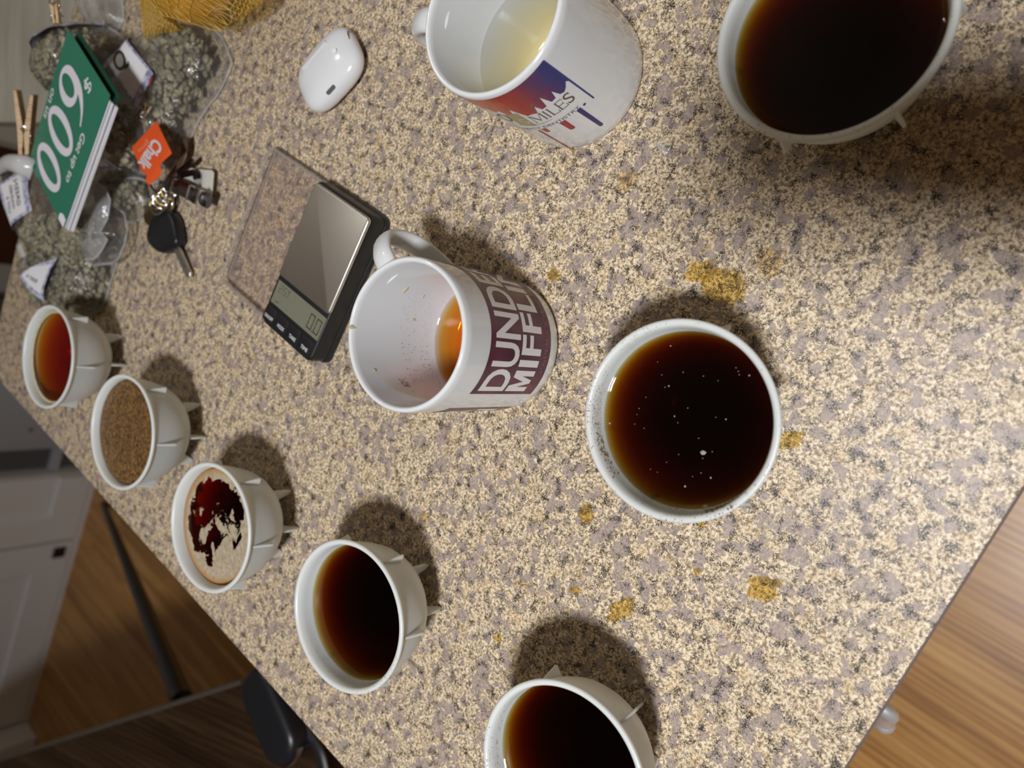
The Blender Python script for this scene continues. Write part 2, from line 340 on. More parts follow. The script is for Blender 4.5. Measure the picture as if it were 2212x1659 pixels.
# ---------------------------------------------------------------- background furniture
ca = thing('panelled_cabinet', 'white panelled cupboard across the room with a small black square at its foot', 'cabinet', (0, 0, 0), angB)
VF = 2.1
obj('carcass', BX(-2.42, -1.377, VF + .022, 2.6, FZ, .3), M_white, ca)
def door_panel(ua, ub, z0, z1, st, par, right=True):
    bm = BX(ua, ua + st, VF, VF + .02, z0, z1, bev=.003)
    if right: box(bm, ub - st, ub, VF, VF + .02, z0, z1, bev=.003)
    box(bm, ua + st, ub - (st if right else 0), VF, VF + .02, z0, z0 + st, bev=.003)
    box(bm, ua + st, ub - (st if right else 0), VF, VF + .02, z1 - st, z1, bev=.003)
    d = obj('cabinet_door', bm, M_white, par)
    obj('inset_panel', BX(ua + st, ub - (st if right else 0), VF + .009, VF + .018, z0 + st, z1 - st, bev=.003), M_white, d); return d
door_panel(-1.625, -1.379, FZ + .02, .28, .10, ca, right=False)
d2 = door_panel(-2.41, -1.635, FZ + .02, .28, .11, ca)
obj('black_catch', BX(-1.69, -1.65, VF - .006, VF, -.868, -.83, bev=.002), M_black, ca, label='small black square catch')
obj('kick_rail', BX(-2.42, -1.377, VF + .003, VF + .022, FZ, FZ + .02), M_white, ca)
cb = obj('tall_cupboard', BX(-3.3, -2.425, 2.02, 2.6, FZ, .3, bev=.003), M_white); cb.rotation_euler.z = angB
tag(cb, 'pale cupboard end standing forward past the white panelled cupboard', 'cabinet')
ap = thing('grey_appliance', 'smooth blue-grey kitchen appliance front beyond the counter corner', 'appliance', (0, 0, 0), angB)
obj('front_panel', BX(-1.262, -.98, 2.09, 2.6, FZ + .08, .1, bev=.006), M_grey, ap, smooth=30)
obj('side_frame', BX(-1.372, -1.264, 2.16, 2.6, FZ, .1), M_greydark, ap)
obj('trim_rail', BX(-1.372, -1.264, 2.14, 2.16, -.80, -.77, bev=.002), M_grey, ap)
bm = bmesh.new(); bmesh.ops.create_cone(bm, cap_ends=True, segments=16, radius1=.005, radius2=.005, depth=.004, matrix=Matrix.Translation((-1.19, 2.088, -.66)) @ Matrix.Rotation(PI / 2, 4, 'X'))
obj('screw_cap', bm, M_greydark, ap)
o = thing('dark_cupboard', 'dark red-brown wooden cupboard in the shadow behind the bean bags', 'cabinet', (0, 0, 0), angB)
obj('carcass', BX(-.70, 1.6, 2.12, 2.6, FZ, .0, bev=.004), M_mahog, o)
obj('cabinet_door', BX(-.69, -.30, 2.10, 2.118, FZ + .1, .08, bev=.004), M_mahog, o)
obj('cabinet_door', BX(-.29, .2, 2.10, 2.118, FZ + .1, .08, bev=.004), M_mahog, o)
# pale board beyond the counter
pts = [at(-160, 262, -.10), at(80, 264, -.10), at(200, 262, -.10), at(210, -110, -.10), at(-160, -110, -.10)]
sidet = thing('pale_side_table', 'pale washed-wood table top beyond the bean bags', 'table')
obj('table_top', prism([(p.x, p.y) for p in pts], -.125, -.10, bev=.002), M_palewood, sidet)
cen = sum(pts, Vector()) / 5
for p in pts[:2] + pts[3:]:
    q = p.lerp(cen, .12); obj('leg', BX(q.x - .02, q.x + .02, q.y - .02, q.y + .02, FZ, -.125), M_palewood, sidet)
# dark table bottom left
TZ = -.2
tb = thing('dark_wood_table', 'dark brown wooden table with a worn pale edge below the counter corner', 'table')
pp = [(-420, 1775), (0, 1641), (300, 1545), (520, 1474), (560, 1466), (592, 1474), (625, 1512), (660, 1578), (700, 1665), (760, 1860), (700, 2300), (-500, 2500)]
poly = [at(x, y, TZ) for x, y in pp]
obj('table_top', prism([(p.x, p.y) for p in poly], TZ - .028, TZ, bev=.003), M_darkwood, tb, smooth=30)
M_edge = mat('worn_edge', (.07, .055, .045), rough=.35)
obj('edge_band', tube([p + Vector((0, 0, -.002)) for p in poly[:4]], .004, .003, n=8), M_edge, tb, label='pale worn edge of the table top')
la = at(222, 1088, FZ); lb = at(394, 1512, TZ - .03)
obj('leg', tube([la, la.lerp(lb, .5), lb], .012, .012, n=10, scale=lambda t: .75 + .45 * t), M_black, tb, smooth=60, label='thin slanting black metal leg')
for x, y in ((-300, 1900), (500, 1750), (600, 2150), (-350, 2350)):
    q = at(x, y, TZ - .03); obj('leg', BX(q.x - .02, q.x + .02, q.y - .02, q.y + .02, FZ, TZ - .028), M_black, tb)
bc = thing('black_case', 'dark oblong case with a chrome end rim lying on the dark table', 'case')
qa, qb = at(566, 1490, TZ + .02), at(612, 1600, TZ + .02); dq = (qb - qa); dn = dq.normalized(); sn = Vector((-dn.y, dn.x, 0))
bm = prism([(x, y) for x, y in rrect(dq.length + .05, .062, .028, 8)], 0, .032, bev=.010, seg=4)
Mq = Matrix.Translation((qa + qb) / 2 - Vector((0, 0, .02))) @ Matrix.Rotation(math.atan2(dn.y, dn.x), 4, 'Z'); bmesh.ops.transform(bm, matrix=Mq, verts=bm.verts)
obj('case_body', bm, M_blackgloss, bc, smooth=50)
arc = [Mq @ Vector(((dq.length + .05) / 2 - .028 + .030 * math.cos(t), .030 * math.sin(t), .020)) for t in [(-1.35 + 2.2 * k / 14) for k in range(15)]]
obj('chrome_rim', tube(arc, .0022, .004, n=8), M_chrome, bc, smooth=60)
cord = spline([at(645, 1548, TZ + .006), at(662, 1580, TZ + .006), at(690, 1625, TZ + .006), at(705, 1680, TZ + .006), at(735, 1760, TZ + .006)], 6)
tag(obj('black_strap', tube(cord, .0075, .004, n=8), M_black, smooth=60), 'black strap curving along the rounded end of the dark table', 'strap')

# ---------------------------------------------------------------- cups of coffee
CR, CH = .0471, .0591
OUT = [(0, .0085), (.010, .0088), (.018, .0098), (.0245, .0125), (.0305, .017), (.0355, .0225), (.0393, .029), (.0418, .0365), (.0437, .0445), (.0450, .0530), (.0458, .0562), (.0471, .0570), (.0473, .0582), (.0468, .0590), (.0460, .0592)]
INN = [(.0449, .0590), (.0438, .0578), (.0431, .053), (.0421, .0445), (.0404, .0370), (.0378, .0298), (.0340, .0238), (.029, .0185), (.023, .0145), (.016, .0120), (.009, .0110), (0, .0108)]
def r_in(z):
    for (ra, za), (rb, zb) in zip(INN, INN[1:]):
        if zb <= z <= za: return rb + (ra - rb) * (z - zb) / (za - zb)
    return INN[0][0]
def liquid_bm(rf, prof_in, lvl, n=72):
    """closed body of liquid that fills the vessel up to lvl, with a small meniscus"""
    rl = rf(lvl) - .00015
    prof = [(0, lvl), (rl * .5, lvl), (rl - .0022, lvl), (rl - .0010, lvl + .00018), (rl - .0003, lvl + .0007), (rf(lvl + .0009) - .0001, lvl + .0009)]
    top = len(prof) - 1
    prof += [(max(r - .00015, 0), z + .0001) for r, z in prof_in if z < lvl - .001]
    bm = lathe(prof, n); return bm
M_coffee = liquid('black_coffee', (.86, .69, .08), 620.)
M_coffee2 = liquid('amber_coffee', (.925, .72, .12), 260.)
M_rust = liquid('brown_coffee', (.87, .5, .12), 420.)
M_water = liquid('tinted_water', (.93, .86, .60), 28.)
M_tea = liquid('weak_coffee', (.93, .72, .1), 190.)
M_resid = mat('coffee_grounds', (.24, .12, .04), rough=.7)
M_dust = mat('pale_particle', (.35, .33, .32), rough=.8)
def blob_bm(bm, M, r, n=5):
    ring = [bm.verts.new(M @ Vector((r * random.uniform(.6, 1.2) * math.cos(2 * PI * k / n), r * random.uniform(.6, 1.2) * math.sin(2 * PI * k / n), 0))) for k in range(n)]
    t = bm.verts.new(M @ Vector((0, 0, r * .45)))
    for k in range(n): bm.faces.new((ring[k], ring[(k + 1) % n], t))
def residue(spec, lvl, rf, par, seed, rim=True):
    random.seed(seed); bm = bmesh.new()
    for a0, a1, z0, z1, n, rr in spec:
        for _ in range(int(n * 2.2)):
            a = math.radians(random.gauss((a0 + a1) / 2, (a1 - a0) / 4)); z = random.uniform(z0, z1); r = rf(z) - .0001
            if rim and z > .0585: r = random.uniform(.0445, .0468); nm = Vector((0, 0, 1)); p = Vector((r * math.cos(a), r * math.sin(a), .0593 if r > .0452 else .0591))
            else: p = Vector((r * math.cos(a), r * math.sin(a), z)); nm = Vector((-math.cos(a), -math.sin(a), .12)).normalized()
            M = Matrix.Translation(p) @ nm.to_track_quat('Z', 'Y').to_matrix().to_4x4(); blob_bm(bm, M, random.uniform(.25, 1.) ** 2.5 * rr * .62 + .00007)
    if len(bm.verts): obj('coffee_residue', bm, M_resid, par, kind='stuff')
    else: bm.free()
cup_body_me = None; fin_mes = []
def make_cup(label, x, y, phase):
    global cup_body_me
    t = thing('bowl_cup', label, 'cup', (x, y, 0), 0, 'white finned bowl cups of coffee')
    if cup_body_me is None:
        b = obj('bowl', lathe(OUT + INN, 128), M_cup, t, smooth=70); cup_body_me = b.data
        me = []
        # side fin, thin triangle growing out of the wall just below the rim
        for prof in ([(.0448, .0562), (.0456, .0560), (.0482, .0425), (.0489, .0402), (.0484, .0388), (.0425, .0372), (.0410, .0385)],
                     [(.0300, .0190), (.0318, .0160), (.0312, .0062), (.0300, .0008), (.0290, .0000), (.0270, .0006), (.0215, .0080), (.0200, .0120), (.0250, .0140)]):
            bm = bmesh.new(); th = .0008; f = bm.faces.new([bm.verts.new((r, -th, z)) for r, z in prof])
            r_ = bmesh.ops.extrude_face_region(bm, geom=[f])
            for v in [g for g in r_['geom'] if isinstance(g, bmesh.types.BMVert)]: v.co.y = th
            bmesh.ops.recalc_face_normals(bm, faces=bm.faces); bmesh.ops.bevel(bm, geom=[e for e in bm.edges if e.calc_face_angle(0) > 1.], offset=.0004, segments=2, affect='EDGES')
            m = bpy.data.meshes.new('fin'); bm.to_mesh(m); bm.free(); m.materials.append(M_fin); m.shade_smooth(); m.set_sharp_from_angle(angle=.9); me.append(m)
        fin_mes.extend(me)
    else:
        b = bpy.data.objects.new('bowl', cup_body_me); C.objects.link(b); b.parent = t
    for k in range(6):
        for nm, m in (('fin', fin_mes[0]), ('foot', fin_mes[1])):
            f = bpy.data.objects.new(nm, m); C.objects.link(f); f.parent = t; f.rotation_euler.z = math.radians(phase + 60 * k)
    return t
def pour(name, label, x, y, lvl, m, rf=r_in, prof=INN, group=None):
    o = obj(name, liquid_bm(rf, prof, lvl), m, smooth=60, loc=(x, y, 0)); tag(o, label, 'drink', group); return o
SP = [(.015242, .722135), (-.04625, .595838), (-.108869, .476073), (-.146137, .335499), (-.015220, .124526), (-.196961, .181689), (.150993, .061724)]
PH = [19, 20, 19, 23, 38, 17, 34]
LV = [.0520, .0530, .0505, .0468, .0465, .0468, .0468]
CLAB = ['white finned bowl cup of thin amber coffee, farthest in the row, beside the bean bags',
        'white finned bowl cup of speckled foam-topped coffee, second from the bean bags',
        'white finned bowl cup whose coffee has broken patches of beige crema',
        'white finned bowl cup of clear dark coffee, fourth cup from the bean bags',
        'white finned bowl cup of black coffee seen from above, just below the plum-printed mug',
        'white finned bowl cup of coffee cut off by the bottom edge of the photo',
        'white finned bowl cup of black coffee in the shade at the top right']
DLAB = ['thin reddish amber coffee with a pale yellow rim in the farthest cup', 'brown coffee covered in fine speckled foam in the second cup from the bean bags',
        'red-brown coffee with broken islands of beige crema', 'clear dark coffee with an amber rim in the fourth cup from the bean bags',
        'black coffee with floating white specks in the cup seen from above', 'dark coffee in the cup cut off by the bottom edge', 'black coffee in the shaded cup at the top right']
cups = []
for i, (x, y) in enumerate(SP):
    t = make_cup(CLAB[i], x, y, PH[i]); cups.append(t)
    pour('coffee', DLAB[i], x, y, LV[i], [M_coffee2, M_rust, M_rust, M_coffee, M_coffee, M_coffee, M_coffee][i], group='coffees in the bowl cups')
residue([(190, 280, .049, .060, 120, .0004), (100, 180, .050, .060, 40, .0003)], LV[3], r_in, cups[3], 1)
residue([(60, 110, .050, .060, 190, .0005), (95, 130, .050, .056, 60, .0012), (150, 260, .048, .060, 230, .0006), (195, 220, .052, .059, 70, .0014), (0, 60, .055, .060, 60, .0004), (235, 262, .048, .058, 90, .0012)], LV[4], r_in, cups[4], 2)
residue([(60, 140, .050, .060, 90, .0005)], LV[5], r_in, cups[5], 3)
residue([(110, 260, .048, .060, 120, .0005)], LV[6], r_in, cups[6], 5)
# ---- foams
def flat_len(nt, o):
    m_ = nt.nodes.new('ShaderNodeVectorMath'); m_.operation = 'MULTIPLY'; m_.inputs[1].default_value = (1, 1, 0); L(nt, o, m_.inputs[0])
    l_ = nt.nodes.new('ShaderNodeVectorMath'); l_.operation = 'LENGTH'; L(nt, m_.outputs[0], l_.inputs[0]); return l_.outputs['Value']
def foam_mat(name, c0, c1, sc, mask=None, c2=None):
    m = mat(name, rough=.5); nt = m.node_tree; b = nt.nodes['Principled BSDF']; tc = N(nt, 'ShaderNodeTexCoord'); o = tc.outputs['Object']
    n = N(nt, 'ShaderNodeTexNoise', Scale=sc, Detail=5., Roughness=.7); L(nt, o, n.inputs['Vector'])
    c = ramp(nt, n.outputs['Fac'], [(.36, c0), (.62, c1)]).outputs[0]
    if mask:
        sx = nt.nodes.new('ShaderNodeSeparateXYZ'); L(nt, o, sx.inputs[0])
        def shifted(ax, off): return math_(nt, 'SUBTRACT', sx.outputs[ax], off)
        ln = nt.nodes.new('ShaderNodeVectorMath'); ln.operation = 'LENGTH'; L(nt, o, ln.inputs[0])
        edge = ramp(nt, math_(nt, 'MULTIPLY', flat_len(nt, o), 20.), [(mask[2], G(0)), (mask[3], G(.35))]).outputs[0]
        m1 = N(nt, 'ShaderNodeTexNoise', Scale=mask[0], Detail=6., Roughness=.6, Distortion=.6); L(nt, o, m1.inputs['Vector'])
        s = math_(nt, 'ADD', m1.outputs['Fac'], edge)
        s = math_(nt, 'ADD', s, math_(nt, 'MULTIPLY', math_(nt, 'MULTIPLY', sx.outputs[1], -1.), mask[4])); s = math_(nt, 'ADD', s, math_(nt, 'MULTIPLY', sx.outputs[0], mask[5]))
        al = ramp(nt, s, [(mask[1], G(0)), (mask[1] + .025, G(1))]).outputs[0]; L(nt, al, b.inputs['Alpha'])
        if c2: c = mix(nt, ramp(nt, math_(nt, 'MULTIPLY', flat_len(nt, o), 20.), [(.74, G(0)), (.82, G(1))]).outputs[0], c, c2)
    L(nt, c, b.inputs['Base Color'])
    bp = N(nt, 'ShaderNodeBump', Strength=.5, Distance=.0005); L(nt, n.outputs['Fac'], bp.inputs['Height']); L(nt, bp.outputs[0], b.inputs['Normal']); return m
def disc(r, z, h=.0002, n=96): return lathe([(0, z + h), (r * .9, z + h), (r - .0004, z + h * .8), (r, z)], n)
coffees = [o for o in bpy.data.objects if o.name.startswith('coffee') and o.type == 'MESH' and o.get('category') == 'drink']
coffees.sort(key=lambda o: o.name)
coffees[1].location.z = 0
obj('foam', disc(r_in(LV[1]) - .0006, LV[1] + .00025), foam_mat('speckled_foam', (.022, .010, .003), (.26, .14, .045), 420.), coffees[1], smooth=60, label='fine brown speckled foam')
obj('crema', disc(r_in(LV[2]) - .0006, LV[2] + .00025), foam_mat('beige_crema', (.33, .26, .17), (.50, .42, .30), 300., mask=(75., .515, .62, .80, 3., -3.), c2=(.42, .22, .07)), coffees[2], smooth=60, label='broken beige crema')
bm = lathe([(r_in(LV[0]) - .0026, LV[0] + .0003), (r_in(LV[0]) - .0016, LV[0] + .0010), (r_in(LV[0]) - .0004, LV[0] + .0011), (r_in(LV[0]) - .0001, LV[0] + .0004)], 96)
obj('foam_ring', bm, foam_mat('pale_foam', (.46, .36, .17), (.62, .56, .40), 500.), coffees[0], smooth=60, label='pale yellow foam along the rim')
random.seed(9); bm = bmesh.new()
for x_, y_, r_ in [(1518, 975, .0011), (1478, 1051, .0006), (1536, 1031, .0005), (1444, 835, .0005), (1316, 913, .0006), (1567, 906, .0004), (1617, 810, .0005), (1448, 747, .0004), (1456, 900, .0004)] + [(random.uniform(1370, 1620), random.uniform(780, 1050), .00025) for _ in range(26)]:
    p = at(x_, y_, LV[4] + .0002)
    for _ in range(3 if r_ > .0008 else 1): blob_bm(bm, Matrix.Translation((p.x - SP[4][0] + random.uniform(-1, 1) * r_ * .6, p.y - SP[4][1] + random.uniform(-1, 1) * r_ * .6, p.z)), r_)
obj('floating_specks', bm, M_dust, coffees[4], kind='stuff')

# ---------------------------------------------------------------- mugs
MR, MH = .0410, .0959
MO = [(0, .0030), (.028, .0030), (.0315, .0012), (.0335, 0), (.0355, 0), (.0385, .0016), (.0402, .0045), (.0409, .010), (.0410, .02), (.0410, .09), (.0409, .0945), (.0403, .0955), (.0394, .0959)]
MI = [(.0385, .0956), (.0379, .0945), (.0377, .092), (.0373, .05), (.0370, .018), (.0355, .0115), (.0320, .0080), (.025, .0070), (0, .0068)]
def r_mug(z):
    for (ra, za), (rb, zb) in zip(MI, MI[1:]):
        if zb <= z <= za: return rb + (ra - rb) * (z - zb) / max(za - zb, 1e-6)
    return MI[0][0]
def make_mug(name, label, x, y, hdeg):
    t = thing(name, label, 'mug', (x, y, 0), 0)
    obj('mug_body', lathe(MO + MI, 160), M_mug, t, smooth=70)
    a = math.radians(hdeg); e = Vector((math.cos(a), math.sin(a), 0)); side = Vector((-e.y, e.x, 0))
    pts = [e * r + Vector((0, 0, z)) for r, z in ((.0385, .0800), (.0455, .0822), (.0560, .0815), (.0665, .0745), (.0705, .0620), (.0690, .0480), (.0620, .0350), (.0500, .0245), (.0390, .0205))]
    obj('handle', tube(spline(pts, 7), .0032, .0068, up=side, n=16, scale=lambda t: 1 + .35 * (abs(t - .5) * 2) ** 6), M_mug, t, smooth=True)
    return t
m8 = make_mug('plum_print_mug', 'white mug with a plum block print and white capitals, mostly empty', .0246, .2598, 32)
m9 = make_mug('paint_drip_mug', 'white mug with a red to blue paint-drip print at the top edge of the photo', .1798, .2091, 74)
def print_block(a0, a1, par, texts):
    rr = rrect(abs(a1 - a0), .0605, .0001, 2); bm = flat_poly([[((a0 + a1) / 2 + x, .0439 + y) for x, y in rr]]); b = obj('print_block', wrap(bm, MR + .00012), M_print, par, smooth=True)
    w = bmesh.new(); f = bmesh.new()
    for s, x0, x1, z0, z1, faint in texts:
        if s == 'MIFFLIN':   # the M is drawn by hand, the rest is set in type
            h_, m0, m1 = z1 - z0, x0, x0 + 19.5; q_ = lambda a_, b_: (m0 + (m1 - m0) * a_, z0 + h_ * b_)
            join(w, wrap(flat_poly([[q_(0, 0), q_(.24, 0), q_(.24, .58), q_(.42, .02), q_(.58, .02), q_(.76, .58), q_(.76, 0), q_(1, 0), q_(1, 1), q_(.70, 1), q_(.5, .42), q_(.30, 1), q_(0, 1)]]), MR + .00022))
            t = text_bm('IFFLIN', 1., bold=.024); x0 = m1 + 3.2
        else: t = text_bm(s, 1., bold=0. if faint else .024)
        fit_text(t, x0, x1, z0, z1); wrap(t, MR + .00022); join(f if faint else w, t)
    obj('print_lettering', w, M_print_white, b); obj('print_small_lettering', f, M_print_faint, b)
for (a0, a1) in ((-137.6, -9.), (-287, -159.)):
    print_block(a0, a1, m8, [('DUNDER', a0 + 3.6, a1 - 3.6, .0458, .0697, False), ('MIFFLIN', a0 + 3.6, a1 - 3.6, .0240, .0440, False), ('PAPER COMPANY', a0 + 22, a1 - 22, .0165, .0205, True)])
tea = pour('weak_coffee', 'shallow puddle of amber coffee at the bottom of the plum-printed mug', .0246, .2598, .0245, M_tea, r_mug, MI)
wtr = pour('tinted_water', 'cloudy pale water in the paint-drip mug', .1798, .2091, .051, M_water, r_mug, MI)
def wall_blob(par, a, z, ra, rz, m, seed, name='drip', R=None):
    random.seed(seed); n = 14; bm = bmesh.new(); R = R or (r_mug(z) - .0001); h = .00022; sg = -1
    k = [random.uniform(.75, 1.15) for _ in range(n)]; rings = []
    for s, hh in ((1, 0), (.85, h * .8), (.4, h)):
        rings.append([bm.verts.new(((R + sg * hh) * math.cos(a + s * k[i] * ra * math.cos(2 * PI * i / n) / R), (R + sg * hh) * math.sin(a + s * k[i] * ra * math.cos(2 * PI * i / n) / R), z + s * k[i] * rz * math.sin(2 * PI * i / n))) for i in range(n)])
    for p, q in zip(rings, rings[1:]):
        for i in range(n): bm.faces.new((p[i], p[(i + 1) % n], q[(i + 1) % n], q[i]))
    bm.faces.new(rings[-1]); bmesh.ops.recalc_face_normals(bm, faces=bm.faces); return obj(name, bm, m, par, smooth=True)
M_spl = mat('coffee_dribble', (.70, .63, .45), rough=.1)
for k, (px, z, ra, rz) in enumerate((((876, 626), .06, .0030, .0016), ((764, 707), .085, .0012, .0034), ((913, 640), .05, .0016, .0012), ((892, 690), .045, .0010, .0020), ((810, 800), .055, .0010, .0016))):
    r = ray(*px); # intersect with the inner wall
    ox, oy = -.0246, -.2598; Ra = .0374; aa = r.x * r.x + r.y * r.y; bb = 2 * (ox * r.x + oy * r.y); cc = ox * ox + oy * oy - Ra * Ra; tt = (-bb + math.sqrt(bb * bb - 4 * aa * cc)) / 2 / aa
    wall_blob(m8, math.atan2(oy + r.y * tt, ox + r.x * tt), CAMZ + r.z * tt, ra, rz, M_spl, k)
residue([(80, 140, .030, .055, 70, .0005), (128, 140, .060, .066, 40, .0007), (40, 90, .03, .06, 60, .0003)], .0245, r_mug, m8, 8, rim=False)
# paint print
def grad_print():
    m = mat('paint_print', rough=.2); nt = m.node_tree; b = nt.nodes['Principled BSDF']; tc = N(nt, 'ShaderNodeTexCoord'); s = nt.nodes.new('ShaderNodeSeparateXYZ'); L(nt, tc.outputs['Object'], s.inputs[0])
    n = N(nt, 'ShaderNodeTexNoise', Scale=90., Detail=4.); L(nt, tc.outputs['Object'], n.inputs['Vector'])
    f = math_(nt, 'ADD', math_(nt, 'MULTIPLY', s.outputs[1], -22.), math_(nt, 'MULTIPLY', n.outputs['Fac'], .22))
    c = ramp(nt, f, [(.0, (.55, .12, .05)), (.16, (.42, .015, .015)), (.34, (.30, .02, .03)), (.52, (.11, .02, .10)), (.70, (.035, .03, .17)), (1., (.03, .035, .20))]).outputs[0]; L(nt, c, b.inputs['Base Color']); return m
M_paint = grad_print()
jag = [(-135.2, .0660), (-137, .0690), (-139.8, .0660), (-143, .0640), (-146, .0652), (-148, .072), (-150, .0655), (-154, .0650), (-156.5, .0742), (-159, .0645), (-163, .0640), (-165, .0700), (-168, .0628), (-172.5, .0642), (-176, .0636), (-181, .076), (-184, .0682), (-188, .0700), (-190, .0760), (-194, .0735), (-198, .078), (-204, .0765), (-208, .083), (-214, .0800), (-222, .0860), (-232, .0875)]
top = [(a, .0927) for a in (-235, -225, -215, -205, -195, -185, -175, -165, -155, -145)]
bm = flat_poly([[(-134.9, .0927), (-134.9, .0660)] + jag[1:] + top]); b9 = obj('paint_splash', wrap(bm, MR + .00012), M_paint, m9, smooth=True)
M_blue = mat('print_blue', (.03, .05, .20), rough=.2); M_navy = mat('print_navy', (.035, .03, .14), rough=.2); M_red = mat('print_red', (.34, .025, .03), rough=.2); M_gold = mat('print_gold', (.38, .34, .16), rough=.25); M_brown = mat('print_brown_ink', (.11, .07, .035), rough=.25); M_grey2 = mat('print_grey_ink', (.06, .06, .07), rough=.25)
def stripe(nm, a, z0, z1, wd, m):
    w0 = wd / 2; bm = flat_poly([[(a - w0, z0 + .001)] + [(a - w0 * math.cos(t), z0 + .001 - .0012 * math.sin(t)) for t in (.5, 1.2, 1.9, 2.6)] + [(a + w0, z0 + .001), (a + w0 * 1.2, z1), (a - w0 * 1.2, z1)]])
    return obj(nm, wrap(bm, MR + .00016), m, m9)
stripe('paint_drip', -134.9, .0405, .0925, 1.3, M_blue); stripe('paint_drip', -147.6, .0165, .0445, 3.2, M_navy); stripe('paint_drip', -163, .0312, .0440, 4.4, M_red)
stripe('paint_drip', -179.3, .0380, .0440, 3.5, M_red); stripe('paint_drip', -184.6, .0045, .0425, 1.8, M_red)
bm = flat_poly([[(-142.2 + 1.3 * math.cos(t), .0436 + .0010 * math.sin(t)) for t in [2 * PI * k / 14 for k in range(14)]]]); obj('paint_drip', wrap(bm, MR + .00016), M_navy, m9)
bm = flat_poly([[(-180, .0700), (-180, .0500), (-192, .0520), (-191, .0700)]]); obj('gold_patch', wrap(bm, MR + .00013), M_gold, m9)
def word(s, a0, a1, z0, z1, m, bold=0., serifs=True, R=.00022):
    t = text_bm(s, 1., bold=bold); fit_text(t, a0, a1, z0, z1); wrap(t, MR + R); return t
def serif_bm(chars, a0, pitch, z0, z1, thick=.55, thin=.28):
    bm = bmesh.new(); h = z1 - z0; sh = h * .06
    def q(x0, x1, y0, y1, dx=0.):
        join(bm, flat_poly([[(x0, y0), (x1, y0), (x1 + dx, y1), (x0 + dx, y1)]]))
    x = a0
    for ch, w in chars:
        if ch in 'MILE':
            if ch == 'M':
                q(x + .2, x + .2 + thin, z0, z1); q(x + w - thick - .3, x + w - .3, z0, z1); q(x + w * .45, x + w * .45 + thin, z0 + h * .1, z1, w * .38); q(x + w * .45 - .1, x + w * .45 + thick, z0 + h * .1, z1, -w * .38)
                for c in (x + .2 + thin / 2, x + w - thick / 2 - .3): q(c - .8, c + .8, z0, z0 + sh); q(c - .7, c + .7, z1 - sh, z1)
            else:
                c = x + (w / 2 if ch == 'I' else 1.0); q(c - thick / 2, c + thick / 2, z0, z1); q(c - .8, c + .8, z0, z0 + sh); q(c - .8, c + .8, z1 - sh, z1)
                if ch in 'LE': q(c, x + w - .6, z0, z0 + sh); q(x + w - .6 - thin, x + w - .6 + thin * .3, z0, z0 + h * .28)
                if ch == 'E': q(c, x + w - .8, z1 - sh, z1); q(x + w - .8 - thin, x + w - .8, z1 - h * .25, z1); q(c, x + w - 1.8, z0 + h * .48, z0 + h * .54); q(x + w - 2., x + w - 1.7, z0 + h * .38, z0 + h * .64)
        else:
            t = text_bm(ch, 1.); fit_text(t, x + .2, x + w - .5, z0 - h * .02, z1 + h * .02); join(bm, t); q(x + w - 1., x + w - .6, z1 - h * .26, z1 - h * .05); q(x + .3, x + .7, z0 + h * .05, z0 + h * .26)
        x += w
    return wrap(bm, MR + .00022)
obj('print_lettering', serif_bm([('M', 10), ('I', 4.6), ('L', 7.2), ('E', 7.2), ('S', 6.6)], -177., 7, .0533, .0625, thick=1.0, thin=.4), M_brown, m9, label='brown serif capitals')
obj('print_lettering', word('S', -186, -180.5, .0545, .0625, M_gold), mat('print_gold_light', (.62, .58, .42), rough=.3), m9)
obj('print_lettering', join(word('O', -200, -190.5, .0585, .0705, M_grey2), word('MERGENCY DENTISTRY', -212, -145.5, .0446, .0474, M_grey2)), M_grey2, m9)
obj('print_rule', wrap(flat_poly([[(-182, .0506), (-166, .0508), (-166, .0511), (-182, .0511)]]), MR + .0002), M_brown, m9)

# ---------------------------------------------------------------- pocket scale
P4 = Vector((.01167 + .0346, .41546 + .05812, 0)); ea = math.radians(-120.9)
P4 = Vector((.046271, .473576, 0))
sc = thing('pocket_scale', 'black pocket scale with a steel weighing plate and its clear lid folded open', 'scale', (P4.x, P4.y, 0), ea)
def trs(w, h, x, y): return Matrix.Translation((x, y, 0))
bm = prism([(x + .03275, y + .0572) for x, y in rrect(.0655, .1170, .006, 6)], .002, .0195, bev=.0022, seg=3); obj('scale_body', bm, M_black, sc, smooth=35)
bm = prism([(x + .03275, y + .0572) for x, y in rrect(.0675, .1190, .007, 6)], .0, .0050, bev=.0012, seg=2); obj('base_shell', bm, M_black, sc, smooth=35)
bm = prism([(x + .0345, y + .0765) for x, y in rrect(.0635, .0745, .003, 4)], .0190, .0222, bev=.0011, seg=3); obj('weighing_plate', bm, M_steel, sc, smooth=35)
lcd = obj('display', prism([(.0036, .0168), (.0640, .0168), (.0640, .0352), (.0036, .0352)], .0190, .01985), M_lcd, sc)
def seg_digit(bm, x, y, w, h, on, t):
    S = {'a': (x, x + w, y + h - t, y + h), 'd': (x, x + w, y, y + t), 'g': (x, x + w, y + h / 2 - t / 2, y + h / 2 + t / 2), 'f': (x, x + t, y + h / 2, y + h), 'b': (x + w - t, x + w, y + h / 2, y + h), 'e': (x, x + t, y, y + h / 2), 'c': (x + w - t, x + w, y, y + h / 2)}
    for s in on: a = S[s]; g = t * .18; box(bm, a[0] + g, a[1] - g, a[2] + g, a[3] - g, 0, .0001)
bm = bmesh.new(); seg_digit(bm, .0480, .0195, .0060, .0118, 'abcdef', .0012); seg_digit(bm, .0562, .0195, .0060, .0118, 'abcdef', .0012); box(bm, .0547, .0556, .0193, .0202, 0, .0001)
for v in bm.verts: v.co.z += .01986
obj('display_digits', bm, M_lcdink, lcd)
